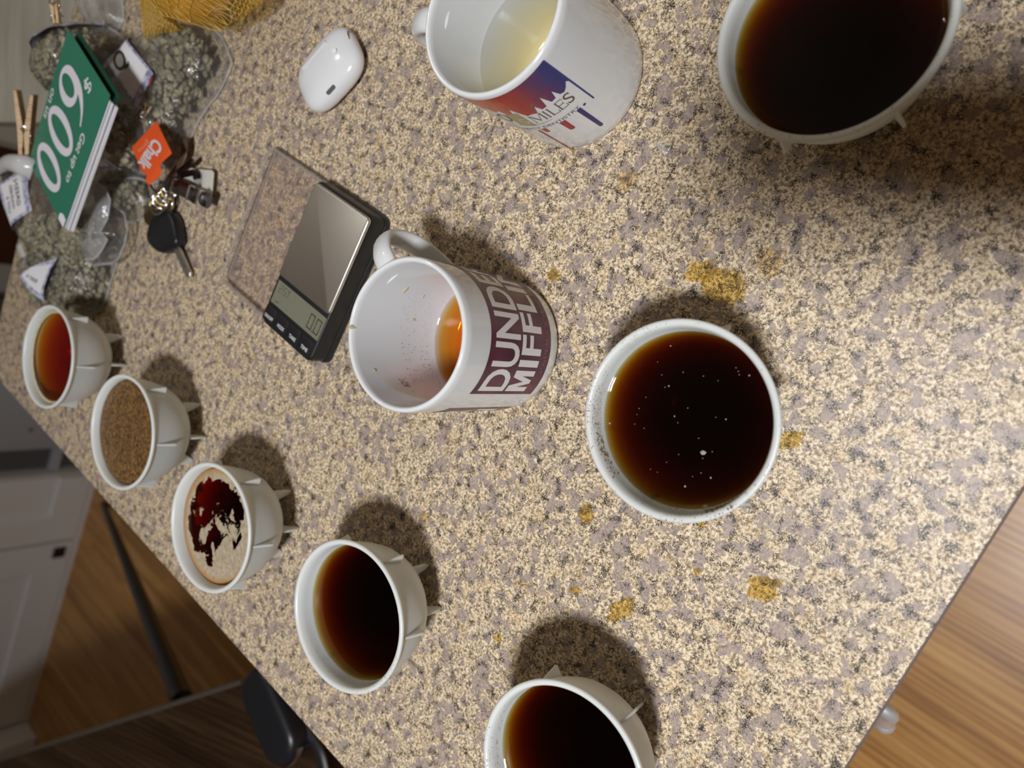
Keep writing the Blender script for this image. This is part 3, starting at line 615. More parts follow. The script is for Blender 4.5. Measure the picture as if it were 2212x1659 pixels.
bm = bmesh.new(); seg_digit(bm, .0075, .0270, .0035, .0062, 'abged', .0007); seg_digit(bm, .0125, .0270, .0035, .0062, 'afgcd', .0007); box(bm, .0185, .0192, .0272, .0332, 0, .0001); box(bm, .0172, .0205, .0325, .0332, 0, .0001); box(bm, .0080, .0120, .0190, .0200, 0, .0001)
for v in bm.verts: v.co.z += .01986
obj('display_faint_marks', bm, M_lcdfaint, lcd)
for k, (s, x) in enumerate((('ON/OFF', .0085), ('MODE', .0246), ('TARE', .0400), ('TIME', .0553))):
    b = obj('button', prism([(x + px, .0075 + py) for px, py in rrect(.0142, .0125, .0015, 3)], .0190, .0201, bev=.0005, seg=2), M_black, sc, smooth=35)
    t = text_bm(s, 1., bold=.015); ww = .0105 if s == 'ON/OFF' else .0082; fit_text(t, x - ww / 2, x + ww / 2, .0042, .0070)
    for v in t.verts: v.co.z = .02015
    obj('button_lettering', t, M_whiteink, b)
ld = bmesh.new(); wl, hl = .0745, .1190; cx_, cy_ = -.0395, .0545
O = rrect(wl, hl, .006, 6)
bm = bmesh.new(); n = len(O)
rings = [[bm.verts.new((cx_ + x * s, cy_ + y * s, z)) for x, y in O] for s, z in ((1.0, .0005), (1.0, .0085), (.985, .0085), (.985, .0018), (.955, .0016))]
for p, q in zip(rings, rings[1:]):
    for i in range(n): bm.faces.new((p[i], p[(i + 1) % n], q[(i + 1) % n], q[i]))
bm.faces.new(rings[-1]); bm.faces.new(rings[0][::-1]); bmesh.ops.recalc_face_normals(bm, faces=bm.faces)
obj('clear_lid', bm, M_lid, sc, smooth=35, label='clear plastic lid folded open')

rp_ = [Vector((cx_ + x, cy_ + y, .0083)) for x, y in rrect(wl - .002, hl - .002, .005, 6)]; obj('lid_rim', tube(rp_, .0013, .0009, n=8, closed=True), M_lidrim, sc, smooth=True)
rp_ = [Vector((cx_ + x, cy_ + y, .0012)) for x, y in rrect(wl + .0006, hl + .0006, .006, 6)]; obj('lid_rim', tube(rp_, .0007, .0010, n=8, closed=True), M_lidrim, sc, smooth=True)
# ---------------------------------------------------------------- earbud case
h1, h2 = Vector((.22611, .42869)), Vector((.23849, .40762)); dirn = (h2 - h1).normalized(); a = math.atan2(dirn.y, dirn.x)
ec = thing('earbud_case', 'glossy white rounded earbud charging case lying on the counter', 'case', (.2260, .4120, 0), a)
W2, H2, T2 = .0606, .0452, .0217
def pebble(w, h, t, ex=3.2, ez=2.4, nu=64, nv=28):
    bm = bmesh.new(); sg = lambda v, e: math.copysign(abs(v) ** (2 / e), v); R = []
    for j in range(nv + 1):
        ph = -PI / 2 + PI * j / nv; cz, sz = sg(math.cos(ph), ez), sg(math.sin(ph), ez)
        R.append([bm.verts.new((w / 2 * cz * sg(math.cos(2 * PI * i / nu), ex), h / 2 * cz * sg(math.sin(2 * PI * i / nu), ex), t / 2 + t / 2 * sz)) for i in range(nu)])
    for p, q in zip(R, R[1:]):
        for i in range(nu): bm.faces.new((p[i], p[(i + 1) % nu], q[(i + 1) % nu], q[i]))
    bmesh.ops.remove_doubles(bm, verts=bm.verts, dist=1e-6); bmesh.ops.recalc_face_normals(bm, faces=bm.faces); return bm
obj('case_shell', pebble(W2, H2, T2), M_earbud, ec, smooth=True)
sd = -1 if (Vector((.2053, .4021)) - Vector((.226, .412))).dot(Vector((-dirn.y, dirn.x))) < 0 else 1   # side of the port
obj('hinge_strip', tube([(-.015, -sd * .0108, .0210), (.013, -sd * .0108, .0210)], .0013, .0009, n=10), mat('hinge_white', (.70, .72, .74), rough=.2), ec, smooth=60)
bm = lathe([(0, .0004), (.0018, .0004), (.0021, 0)], 24); bmesh.ops.transform(bm, matrix=Matrix.Translation((.0165, sd * .0015, .02135)), verts=bm.verts); obj('pairing_button', bm, mat('bright_white', (.95, .95, .95), rough=.3), ec)
bm = prism(rrect(.0088, .0028, .0013, 4), -.001, .0006); bmesh.ops.transform(bm, matrix=Matrix.Translation((-.0020, sd * .0196, .0176)) @ Matrix.Rotation(-sd * math.radians(50), 4, 'X'), verts=bm.verts); obj('charging_port', bm, M_greydark, ec)
lp = [(.0285 + .0012 * math.cos(t), sd * -.004 + .0058 * math.cos(t), .0125 + .0028 * math.sin(t)) for t in [2 * PI * k / 20 for k in range(20)]]
obj('lanyard_loop', tube([Vector(p) for p in lp], .0008, .0008, n=8, closed=True), M_chrome, ec, smooth=True)

# ---------------------------------------------------------------- bags of green coffee
def pdist(p, poly):
    best = 1e9
    for i in range(len(poly)):
        a, b = poly[i], poly[(i + 1) % len(poly)]; ab = b - a; t = max(0, min(1, (p - a).dot(ab) / max(ab.length_squared, 1e-12))); best = min(best, (a + ab * t - p).length)
    return best
def inside(p, poly):
    c = False
    for i in range(len(poly)):
        a, b = poly[i], poly[(i + 1) % len(poly)]
        if (a.y > p.y) != (b.y > p.y) and p.x < (b.x - a.x) * (p.y - a.y) / (b.y - a.y) + a.x: c = not c
    return c
def world_poly(px, z): return [at(x, y, z).to_2d() for x, y in px]
bean_v = None
def bean_proto():
    bm = bmesh.new(); bmesh.ops.create_uvsphere(bm, u_segments=9, v_segments=7, radius=1)
    for v in bm.verts:
        x, y, z = v.co; v.co = Vector((x * .0049, y * .0036, (z if z < 0 else z * (.72 if abs(y) < .25 else 1.)) * .0024))
    V = [v.co.copy() for v in bm.verts]; bm.verts.index_update(); Fs = [[v.index for v in f.verts] for f in bm.faces]; bm.free(); return V, Fs
BV, BF = bean_proto()
def make_bag(label, outline, z0, T, beans=(), labels=(), seed=0, mfilm=None, wr=.004, zpx=None, step=.0045, name='bean_bag', w=.03, beanz=.0046):
    random.seed(seed); zn = zpx if zpx is not None else z0 + T * .6; poly = world_poly(outline, zn)
    def h(p, smooth=False):
        d = pdist(p, poly) if inside(p, poly) else 0
        k = 1 - math.exp(-2.2 * d / w)
        if smooth: return z0 + .0012 + T * k + wr * .75 + .0012 * noise.noise(Vector((p.x * 30, p.y * 30, seed * 1.7)))
        return z0 + .0012 + T * k + wr * k * (noise.noise(Vector((p.x * 55, p.y * 55, seed * 7.3))) + .5 * noise.noise(Vector((p.x * 140, p.y * 90, seed))))
    xs = [p.x for p in poly]; ys = [p.y for p in poly]; pts = []
    for i in range(len(poly)):
        a, b = poly[i], poly[(i + 1) % len(poly)]; n = max(1, int((b - a).length / step))
        for k in range(n): pts.append(a.lerp(b, k / n))
    nb = len(pts); y = min(ys); row = 0
    while y < max(ys):
        x = min(xs) + (row % 2) * step / 2
        while x < max(xs):
            p = Vector((x + random.uniform(-.1, .1) * step, y + random.uniform(-.1, .1) * step))
            if inside(p, poly) and pdist(p, poly) > step * .5: pts.append(p)
            x += step
        y += step * .87; row += 1
    r = delaunay_2d_cdt(pts, [], [list(range(nb))], 1, 1e-6); V2, F2 = r[0], r[2]
    V = [(p.x, p.y, h(p)) for p in V2]; n = len(V); V += [(p.x, p.y, z0 + .0006) for p in V2]
    Fs = [tuple(f) for f in F2] + [tuple(n + i for i in f[::-1]) for f in F2]
    t = thing(name, label, 'bag', (0, 0, 0), 0, 'plastic bags of green coffee beans')
    mfilm = mfilm or M_film; obj('plastic_film', (V, [], Fs), mfilm, t, smooth=True)
    bp_ = [Vector((p.x, p.y, z0 + .002)) for p in pts[:nb:3]]; obj('sealed_edge', tube(bp_, .0016, .0005, n=6, closed=True), M_seal, t, smooth=True)
    bmv = []; bmf = []; placed = []
    for reg, layers in beans:
        rp = world_poly(reg, zn); xs = [p.x for p in rp]; ys = [p.y for p in rp]
        for ly in range(layers):
            cell = .0058; x = min(xs)
            while x < max(xs):
                y = min(ys)
                while y < max(ys):
                    p = Vector((x + random.uniform(-.5, .5) * cell, y + random.uniform(-.5, .5) * cell)); y += cell
                    if not (inside(p, rp) and inside(p, poly)): continue
                    zz = h(p) - beanz - ly * .0042 + random.uniform(-.0012, .0008)
                    if zz < z0 + .003: zz = z0 + .003
                    M = Matrix.Translation((p.x, p.y, zz)) @ Matrix.Rotation(random.uniform(0, 6.3), 4, 'Z') @ Matrix.Rotation(random.gauss(0, .5), 4, 'X') @ Matrix.Rotation(random.gauss(0, .4), 4, 'Y') @ Matrix.Scale(random.uniform(.72, .95), 4)
                    k = len(bmv); bmv += [M @ v for v in BV]; bmf += [[k + i for i in f] for f in BF]
                x += cell
    if bmv: obj('beans', (bmv, [], bmf), M_bean, t, smooth=True, kind='stuff')
    for quad, txt in labels:
        q = [at(x, y, zn).to_2d() for x, y in quad]; n = 22
        P = lambda s, t_: (q[0].lerp(q[1], s)).lerp(q[3].lerp(q[2], s), t_)
        def sheet(s0, s1, t0, t1, dz, ns=n):
            vv = []; ff = []
            for j in range(ns + 1):
                for i in range(ns + 1):
                    p = P(s0 + (s1 - s0) * i / ns, t0 + (t1 - t0) * j / ns); vv.append((p.x, p.y, h(p, True) + dz))
            for j in range(ns):
                for i in range(ns): a_ = j * (ns + 1) + i; ff.append((a_, a_ + 1, a_ + ns + 2, a_ + ns + 1))
            return (vv, [], ff)
        lb = obj('paper_label', sheet(0, 1, 0, 1, .0006), M_lbl, t, smooth=True); obj('label_field', sheet(.06, .94, .14, .86, .0009), M_paper, lb, smooth=True)
        bm = bmesh.new()
        for (s, x0, x1, y0, y1, bold) in txt:
            tb_ = text_bm(s, 1., bold=bold); fit_text(tb_, x0, x1, y0, y1); join(bm, tb_)
        if txt:
            slice_x(bm, .08); slice_y(bm, .08)
            for v in bm.verts: p = P(v.co.x, v.co.y); v.co = Vector((p.x, p.y, h(p, True) + .0013))
            obj('label_print', bm, M_ink, lb)
        else: bm.free()
    return t, h
bagA, hA = make_bag('clear bag of grey-green coffee beans with a Q label, under the yellow net bag', [(205, 165), (262, 110), (300, 72), (350, 40), (420, 40), (448, 72), (465, 122), (438, 185), (405, 225), (385, 262), (362, 318), (330, 345), (290, 335), (262, 270), (215, 205)], 0, .030,
    beans=[([(318, 90), (345, 62), (400, 55), (430, 85), (448, 125), (420, 185), (390, 230), (370, 262), (352, 300), (334, 300), (332, 240), (360, 190), (340, 130)], 3)],
    labels=[([(334, 246), (371, 174), (298, 86), (266, 142)], [('Q', .16, .66, .50, .90, .012)])], seed=1, w=.013)
bagF, hF = make_bag('clear bag of green coffee beans with a creased label, just above the farthest cup', [(42, 545), (78, 520), (150, 505), (205, 500), (222, 520), (212, 560), (196, 605), (186, 650), (170, 672), (120, 680), (84, 684), (62, 650), (46, 600)], 0, .034,
    beans=[([(80, 540), (150, 520), (200, 540), (194, 600), (176, 650), (120, 668), (84, 660), (70, 610)], 3)],
    labels=[([(120, 655), (78, 600), (110, 580), (163, 562)], [('ROAST 18', .3, .75, .30, .42, 0.)])], seed=2, w=.02)
bagG, hG = make_bag('small clear bag of beans lying flat between the green card and the key ring', [(170, 385), (230, 360), (300, 372), (312, 420), (300, 462), (255, 474), (225, 466), (190, 470)], 0, .022,
    beans=[([(205, 385), (290, 385), (300, 430), (250, 447), (215, 440)], 3)], seed=3, w=.018)
bagD, hD = make_bag('crinkled shiny bag of beans showing past the right edge of the green card', [(180, 170), (218, 150), (240, 155), (258, 200), (280, 250), (293, 305), (304, 392), (262, 374), (190, 380), (168, 330)], .012, .030,
    beans=[([(225, 215), (262, 225), (276, 290), (286, 350), (262, 362), (240, 300)], 3)],
    labels=[([(185, 372), (205, 262), (225, 285), (262, 366)], [])], seed=4, w=.016, mfilm=film('crinkled_film', haze=.05, rough=.10, scale=110., bump=1.), wr=.007)
bagE, hE = make_bag('big clear bag of green beans with a striped label, under the green card', [(-10, 345), (30, 338), (90, 330), (180, 420), (222, 452), (230, 500), (206, 560), (150, 566), (80, 580), (48, 540), (20, 470), (-20, 410)], .014, .036,
    beans=[([(50, 505), (110, 470), (170, 460), (196, 470), (200, 520), (165, 556), (80, 570), (50, 540)], 3), ([(8, 400), (30, 380), (40, 440), (38, 480)], 2)],
    labels=[([(48, 502), (36, 408), (92, 372), (114, 464)], [('GREEN', .25, .85, .62, .74, .0), ('WASHED', .25, .8, .44, .54, 0.), ('LOT 5', .25, .6, .26, .36, 0.)])], seed=5, w=.022)
bagB, hB = make_bag('upright clear bag of beans with a crumpled label, behind the top of the green card', [(98, 40), (76, 70), (62, 130), (60, 180), (78, 212), (104, 218), (140, 200), (176, 130), (186, 70), (172, 40), (140, 20)], .010, .055,
    beans=[([(80, 100), (118, 66), (150, 50), (172, 70), (160, 120), (130, 190), (86, 200), (64, 160)], 4)],
    labels=[([(64, 128), (78, 42), (142, 8), (146, 56)], [('lot', .2, .6, .4, .6, .0)])], seed=6, w=.025, zpx=.05)
bagC, hC = make_bag('empty cloudy plastic bag at the top edge of the photo beside the wooden peg', [(140, -30), (160, 30), (176, 55), (226, 52), (240, 30), (232, 0), (240, -40)], .0, .025, seed=7, mfilm=M_film2, w=.02)
bagH, hH = make_bag('loose clear folded bag end lying between the green card and the keys', [(166, 420), (190, 392), (214, 396), (228, 430), (222, 470), (206, 500), (222, 516), (200, 556), (176, 560), (170, 500)], .030, .012, seed=8, mfilm=M_film2, w=.014, wr=.006, zpx=.036)
bagI, hI = make_bag('flat cloudy bag under the beans, between the Q label and the green card', [(180, 90), (215, 100), (262, 150), (285, 250), (292, 300), (262, 300), (225, 215), (190, 150)], .0, .012, seed=9, mfilm=M_film2, w=.016, wr=.004)
for t in (bagC, bagI): t.name = 'empty_bag'
mk_ = [at(x, y, .031).to_2d() for x, y in ((336, 166), (340, 171), (334, 190), (330, 186))]
lbq = [o for o in bagA.children if o.name.startswith('paper_label')][0]
obj('label_mark', ([(p.x, p.y, hA(p, True) + .0012) for p in mk_], [], [(0, 1, 2, 3)]), mat('label_red', (.30, .05, .05), rough=.6), lbq, label='small dark red mark')
# white twisted bag tail
tw = spline([at(-15, 372, .058), at(15, 352, .066), at(45, 356, .066), at(72, 366, .058)], 8)
obj('twisted_tail', tube(tw, .0100, .007, n=14, scale=lambda t: .55 + .6 * t), film('milky_film', haze=.7, rough=.2, scale=30., bump=.15), bagE, smooth=True)
for k, pts in enumerate(([(40, 528), (62, 585), (78, 650)],)):
    obj('side_seam', tube(spline([at(x, y, .012) for x, y in pts], 6), .006, .002, n=8), film('milky_seam', haze=.5, rough=.3), bagF, smooth=True)

# ---------------------------------------------------------------- green gift card folder
def para(q, z0):
    R = [ray(*p) for p in q]; M = Matrix(((R[0].x, -R[1].x, R[2].x), (R[0].y, -R[1].y, R[2].y), (R[0].z, -R[1].z, R[2].z)))
    s = M.inverted() @ R[3]; k = [s.x, s.y, s.z, 1.]; t = (z0 - CAMZ) / (R[0].z * k[0]); O_ = Vector((0, 0, CAMZ)); return [O_ + R[i] * (k[i] * t) for i in range(4)]
cA, cB, cC, cD = para([(147, 62), (237, 205), (137, 492), (62, 347)], .076)
ex = (cD - cA); ey = (cB - cA); en = ex.cross(ey).normalized()
if en.z < 0: en = -en
card = thing('discount_card', 'green folded card reading Get up to $600 on us, lying on the bean bags', 'card')
def sheet3(s0, s1, t0, t1, off, lift=None, th=.0006):
    n = 16; vv = []; ff = []
    for dz in (0, -th):
        for j in range(n + 1):
            for i in range(n + 1):
                s, t = s0 + (s1 - s0) * i / n, t0 + (t1 - t0) * j / n; vv.append(cA + ex * s + ey * t + en * (off + (lift(s, t) if lift else 0) + dz))
    N1 = (n + 1) ** 2
    for j in range(n):
        for i in range(n): a_ = j * (n + 1) + i; ff.append((a_, a_ + 1, a_ + n + 2, a_ + n + 1)); ff.append((N1 + a_, N1 + a_ + n + 1, N1 + a_ + n + 2, N1 + a_ + 1))
    rim = [i for i in range(n)] + [n + (n + 1) * j for j in range(n)] + [(n + 1) * n + n - i for i in range(n)] + [(n + 1) * (n - j) for j in range(n)]
    for k in range(len(rim)): a_, b_ = rim[k], rim[(k + 1) % len(rim)]; ff.append((a_, N1 + a_, N1 + b_, b_))
    return (vv, [], ff)
cover = obj('front_cover', sheet3(0, 1, 0, 1, 0), M_green, card)
def edge_par(s0, s1, off, th, m, nm): return obj(nm, sheet3(s0, s1, .0, 1.012, off, th=th), m, card)
edge_par(.035, 1, -.0012, .0005, M_paper, 'inner_page'); 
obj('inner_page', sheet3(.04, 1.0, 0., 1.03, -.0026, th=.0012), M_paper, card)
obj('inner_page', sheet3(.05, 1.0, 0., 1.045, -.0052, th=.0008), M_paper, card)
obj('back_cover', sheet3(.05, 1.0, 0., 1.05, -.0062, th=.0007), M_paper, card)
obj('inner_flap', sheet3(-.020, .10, .03, 1.02, -.0065, lift=lambda s, t: .003 * max(0, s) / .1, th=.0003), M_greendark, card, label='dark green inside of the folded card')
def on_card(bm, off=.0003):
    for v in bm.verts: v.co = cA + ex * v.co.x + ey * v.co.y + en * off
    return bm
def ell(cx, cy, w, h, n=48, rot=0.): return [(cx + w * math.cos(2 * PI * k / n) + rot * math.sin(2 * PI * k / n), cy + h * math.sin(2 * PI * k / n)) for k in range(n)]
M_card_white = mat('card_white_ink', (.78, .76, .84), rough=.4)
for c in (.545, .832):
    obj('card_numeral', on_card(flat_poly([ell(c, .415, .118, .305), ell(c, .415, .058, .235)[::-1]])), M_card_white, cover)
bm = flat_poly([ell(.262, .315, .118, .205), ell(.262, .305, .056, .150)[::-1]]); on_card(bm)
stem = spline([(.145, .34, 0), (.150, .46, 0), (.185, .58, 0), (.26, .68, 0), (.355, .735, 0)], 6) + spline([(.362, .715, 0), (.295, .665, 0), (.245, .58, 0), (.222, .50, 0), (.216, .43, 0), (.20, .38, 0)], 6)
b2 = flat_poly([[(p.x, p.y) for p in stem]]); on_card(b2, .00032); obj('card_numeral', join(bm, b2), M_card_white, cover)
for s, x0, x1, y0, y1, bd in (('$', .075, .15, .545, .70, .015), ('Get up to', .365, .735, .745, .865, .02), ('on us', .40, .62, .030, .095, .01)):
    t = text_bm(s, 1., bold=bd); fit_text(t, x0, x1, y0, y1); obj('card_lettering', on_card(t), M_whiteink, cover)
bm = flat_poly([[(.935, 1.), (.93, .93), (.945, .88), (.97, .86), (1., .87), (1., 1.)]]); obj('card_corner_mark', on_card(bm), M_paper, cover)

# ---------------------------------------------------------------- clothes pegs
def peg(label, p0, p1, openv, par=None):
    t = thing('clothes_peg', label, 'peg', (0, 0, 0), 0, 'wooden clothes pegs'); d = (p1 - p0); Ld = d.length; dn = d.normalized(); s = openv.normalized(); n_ = dn.cross(s).normalized(); s = n_.cross(dn)
    kk = min(1., Ld / .07)
    for sg in (1, -1):
        prof = [(0, .0012), (Ld * .42, .0048), (Ld * .47, .0036), (Ld * .55, .0040), (Ld * .60, .0030), (Ld, .0009), (Ld, .0035), (Ld * .9, .0070), (Ld * .5, .0092), (Ld * .2, .0078), (0, .0046)] if False else \
               [(0, .0070), (Ld * .50, .0008), (Ld * .56, .0014), (Ld * .62, .0004), (Ld * .80, .0010), (Ld * .84, .0016), (Ld, .0004), (Ld, .0050), (Ld * .60, .0062), (Ld * .35, .0078), (0, .0100)]
        bm = bmesh.new(); f = bm.faces.new([bm.verts.new(p0 + dn * x + s * (sg * y * kk) - n_ * .0045 * kk) for x, y in prof]); r_ = bmesh.ops.extrude_face_region(bm, geom=[f])
        for v in [g for g in r_['geom'] if isinstance(g, bmesh.types.BMVert)]: v.co += n_ * .009 * kk
        bmesh.ops.recalc_face_normals(bm, faces=bm.faces); obj('wooden_half', bm, M_pine, t)
    c = p0 + dn * (Ld * .52); pts = []
    for k in range(49): a_ = 2 * PI * k / 12; pts.append(c + dn * (.0022 * math.cos(a_)) + s * (.0022 * math.sin(a_)) + n_ * (-.005 + .010 * k / 48))
    pts = [c - n_ * .005 - s * .0070 + dn * .012, c - n_ * .005 - s * .0066] + pts + [c + n_ * .005 + s * .0066, c + n_ * .005 + s * .0070 + dn * .012, c + n_ * .001 + s * .0064 + dn * .012]
    obj('spring', tube(pts, .0006, n=6), M_chrome, t, smooth=True); return t
peg('wooden clothes peg with a steel spring left of the green card', at(56, 200, .072), at(56, 345, .060), CX)
peg('wooden clothes peg at the top left edge of the photo, clipping the crumpled label', at(112, -40, .078), at(124, 52, .074), CX)
peg('clothes peg mostly hidden between the Q label and the orange tag', at(322, 226, .032), at(306, 262, .030), CX)

# ---------------------------------------------------------------- yellow net bag with produce
nb = thing('yellow_net_bag', 'yellow plastic net produce bag at the top edge of the photo', 'bag')
outl = [(285, -60), (290, 0), (298, 50), (306, 84), (322, 76), (350, 66), (390, 58), (430, 64), (458, 66), (490, 44), (530, 22), (556, 0), (590, -60), (560, -130), (420, -150), (320, -120)]
NZ = .034; poly = world_poly(outl, NZ)
oc = at(402, -62, .050).to_2d(); orr = .036
def hN(p):
    d = pdist(p, poly) if inside(p, poly) else 0; k = 1 - math.exp(-d / .010); e = (p - oc).length / (orr * 1.22)
    return .030 + .004 * k + (.052 * math.sqrt(max(0, 1 - e * e)) if e < 1 else 0) + .003 * noise.noise(Vector((p.x * 60, p.y * 60, 2)))
pts = []; st = .0046
for i in range(len(poly)):
    a_, b_ = poly[i], poly[(i + 1) % len(poly)]; n = max(1, int((b_ - a_).length / st))
    for k in range(n): pts.append(a_.lerp(b_, k / n))
nbd = len(pts); ys = [p.y for p in poly]; xs = [p.x for p in poly]; y = min(ys); row = 0
while y < max(ys):
    x = min(xs) + (row % 2) * st / 2
    while x < max(xs):
        p = Vector((x, y))
        if inside(p, poly) and pdist(p, poly) > st * .5: pts.append(p)
        x += st
    y += st * .87; row += 1
r = delaunay_2d_cdt(pts, [], [list(range(nbd))], 1, 1e-6)
M_net = mat('yellow_net_plastic', (.66, .40, .06), rough=.3)
no = obj('net', ([(p.x, p.y, hN(p)) for p in r[0]], [], [tuple(f) for f in r[2]]), M_net, nb, smooth=True)
wm = no.modifiers.new('w', 'WIREFRAME'); wm.thickness = .0006; wm.use_replace = True
M_haze = film('yellow_net_haze', tint=(.97, .84, .50), haze=.09, rough=.3, scale=120.); 
for nd in M_haze.node_tree.nodes:
    if nd.type == 'BSDF_DIFFUSE': nd.inputs[0].default_value = (.62, .38, .07, 1)
obj('net_inner_layer', ([(p.x, p.y, hN(p) - .0012) for p in r[0]], [], [tuple(f) for f in r[2]]), M_haze, nb, smooth=True)
M_onion = mat('yellow_skin', (.62, .38, .09), rough=.4, bump=(70., .3, .002)); streaky(M_onion, (.50, .29, .06), (.72, .50, .17), 40.)
bm = pebble(.078, .070, .062, 2.15, 2.1, 40, 24); o = obj('yellow_onion', bm, M_onion, smooth=True, loc=(oc.x, oc.y, .0165)); o.rotation_euler.z = .6
tag(o, 'round yellow onion inside the yellow net bag', 'onion')

# ---------------------------------------------------------------- keys
ky = thing('key_ring', 'bunch of keys with a black-headed car key, steel fob, barcode tag and orange tag', 'keys')
def atp(pts, z): return [at(x, y, z) for x, y in pts]
hd = atp([(338, 476), (352, 458), (374, 458), (386, 472), (393, 500), (394, 525), (382, 540), (362, 548), (344, 540), (330, 522), (330, 502)], .006)
obj('car_key_head', prism([(p.x, p.y) for p in spline([(q.x, q.y, 0) for q in hd + hd[:1]], 4)[:-1]], .0015, .0125, bev=.003, seg=3), M_blackgloss, ky, smooth=60, label='black plastic car key head')
k0, k1 = at(377, 520, .006), at(414, 600, .003); dk = (k1 - k0).normalized(); sk = Vector((-dk.y, dk.x, 0)); Lk = (k1 - k0).length
bm = bmesh.new(); f = bm.faces.new([bm.verts.new(k0 + dk * x + sk * y) for x, y in ((0, -.0038), (Lk * .9, -.0036), (Lk, -.0010), (Lk, .0016), (Lk * .93, .0038), (Lk * .2, .0040), (0, .0040))]); r_ = bmesh.ops.extrude_face_region(bm, geom=[f])
for v in [g for g in r_['geom'] if isinstance(g, bmesh.types.BMVert)]: v.co.z += .0026
bmesh.ops.recalc_face_normals(bm, faces=bm.faces); bmesh.ops.bevel(bm, geom=bm.edges[:], offset=.0004, segments=1, affect='EDGES'); bl = obj('key_blade', bm, M_steel, ky)
obj('blade_groove', tube([k0 + dk * .004 + Vector((0, 0, .0032)), k0 + dk * (Lk * .75) + Vector((0, 0, .0030))], .0007, .0003, n=6), M_greydark, bl)
c = at(352, 436, .010); ring = [c + Vector((.0135 * math.cos(t) * .9, .0135 * math.sin(t), .004 * math.sin(t * .5) + .0012 * t / 6.28)) for t in [4 * PI * k / 60 for k in range(61)]]
obj('split_ring', tube(ring, .0011, n=8), M_chrome, ky, smooth=True)
for k in range(7):
    c2 = at(338 + 6 * k, 447 - 7 * k, .010); pts = [c2 + Vector((.004 * math.cos(t), .003 * math.sin(t), .0045 * math.sin(t + .6))) for t in [2 * PI * q / 14 for q in range(14)]]
    obj('chain_link', tube(pts, .0009, n=6, closed=True), M_chrome if k % 2 else M_brass, ky, smooth=True)
def key(nm, a_, b_, z, m, w=.0105):
    d = (b_ - a_).normalized(); s = Vector((-d.y, d.x, 0)); Lq = (b_ - a_).length
    o_ = [(a_ + d * (w * (1 - math.cos(t))) + s * (w * math.sin(t))) for t in [-2.2 + 4.4 * k / 14 for k in range(15)]]
    o_ = [a_ + d * (w - w * math.cos(t)) * 1. + s * (w * math.sin(t)) for t in [PI * 2 * k / 20 for k in range(4, 17)]]
    head = [a_ + d * (w + w * math.cos(t)) + s * (w * math.sin(t)) for t in [.45 + (2 * PI - .9) * k / 18 for k in range(19)]]
    blade = [a_ + d * Lq - s * .0030, a_ + d * (Lq * .9) - s * .0042, a_ + d * (Lq * .8) - s * .0030, a_ + d * (Lq * .7) - s * .0042, a_ + d * (Lq * .6) - s * .0030]
    P = head + [a_ + d * (Lq * .55) - s * .0040] + blade[::-1] + [a_ + d * Lq + s * .002, a_ + d * (Lq * .97) + s * .0036]
    obj(nm, prism([(p.x, p.y) for p in P], z, z + .0022, bev=.0003, seg=1), m, ky)
key('brass_key', at(335, 480, .004), at(290, 395, .006), .003, M_brass); key('brass_key', at(368, 470, .004), at(352, 395, .004), .0055, M_brass); key('brass_key', at(352, 438, .004), at(398, 352, .004), .008, M_steel, .009)
# steel fob, a bent bar
fb = [at(362, 398, .016), at(376, 402, .018), at(398, 410, .017), at(420, 423, .017), at(436, 428, .016), at(452, 436, .014)]
obj('steel_fob', tube(spline(fb, 5), .0062, .0030, n=12, up=Vector((0, 0, 1))), mat('dark_steel', (.20, .21, .23), rough=.2, metal=1.), ky, label='dark bent steel fob')
for q in (at(374, 402, .0195), at(410, 417, .0195), at(430, 427, .0195)):
    obj('fob_band', BX(-.0012, .0012, -.0066, .0066, -.0030, .0020, M=Matrix.Translation(q) @ Matrix.Rotation(math.radians(-115), 4, 'Z'), bev=.0005), M_chrome, ky)
tg = atp([(390, 385), (408, 362), (456, 367), (459, 372), (455, 420), (450, 423), (408, 404)], .008)
tgo = obj('barcode_tag', prism([(p.x, p.y) for p in tg], .006, .0072, bev=.0003, seg=1), mat('cream_tag', (.62, .62, .55), rough=.4), ky, label='cream plastic tag with a barcode')
q0, q1, q2 = at(402, 372, .0075), at(446, 374, .0075), at(400, 404, .0075); bm = bmesh.new(); random.seed(12)
yy = .0
while yy < .92:
    wd = random.choice((.03, .03, .06)); L0 = [q0 + (q1 - q0) * x + (q2 - q0) * y for x, y in ((.42, yy), (.80, yy), (.80, yy + wd), (.42, yy + wd))]; bm.faces.new([bm.verts.new(Vector((p.x, p.y, .00735))) for p in L0]); yy += wd + .045
obj('barcode_bars', bm, M_ink, tgo)
for a_, b_ in (((384, 372), (412, 350)), ((412, 350), (416, 344)), ((392, 378), (420, 372)), ((420, 372), (422, 386))):
    obj('dark_key', tube([at(*a_, .013), at(*b_, .013)], .0028, .0014, n=6), mat('gunmetal', (.09, .10, .12), rough=.3, metal=1.), ky)
st_ = spline(atp([(398, 300), (398, 330), (385, 360), (362, 395), (346, 425)], .010), 6); obj('leather_strap', tube(st_, .0050, .0012, n=8), mat('brown_strap', (.10, .06, .035), rough=.4), ky, smooth=True)
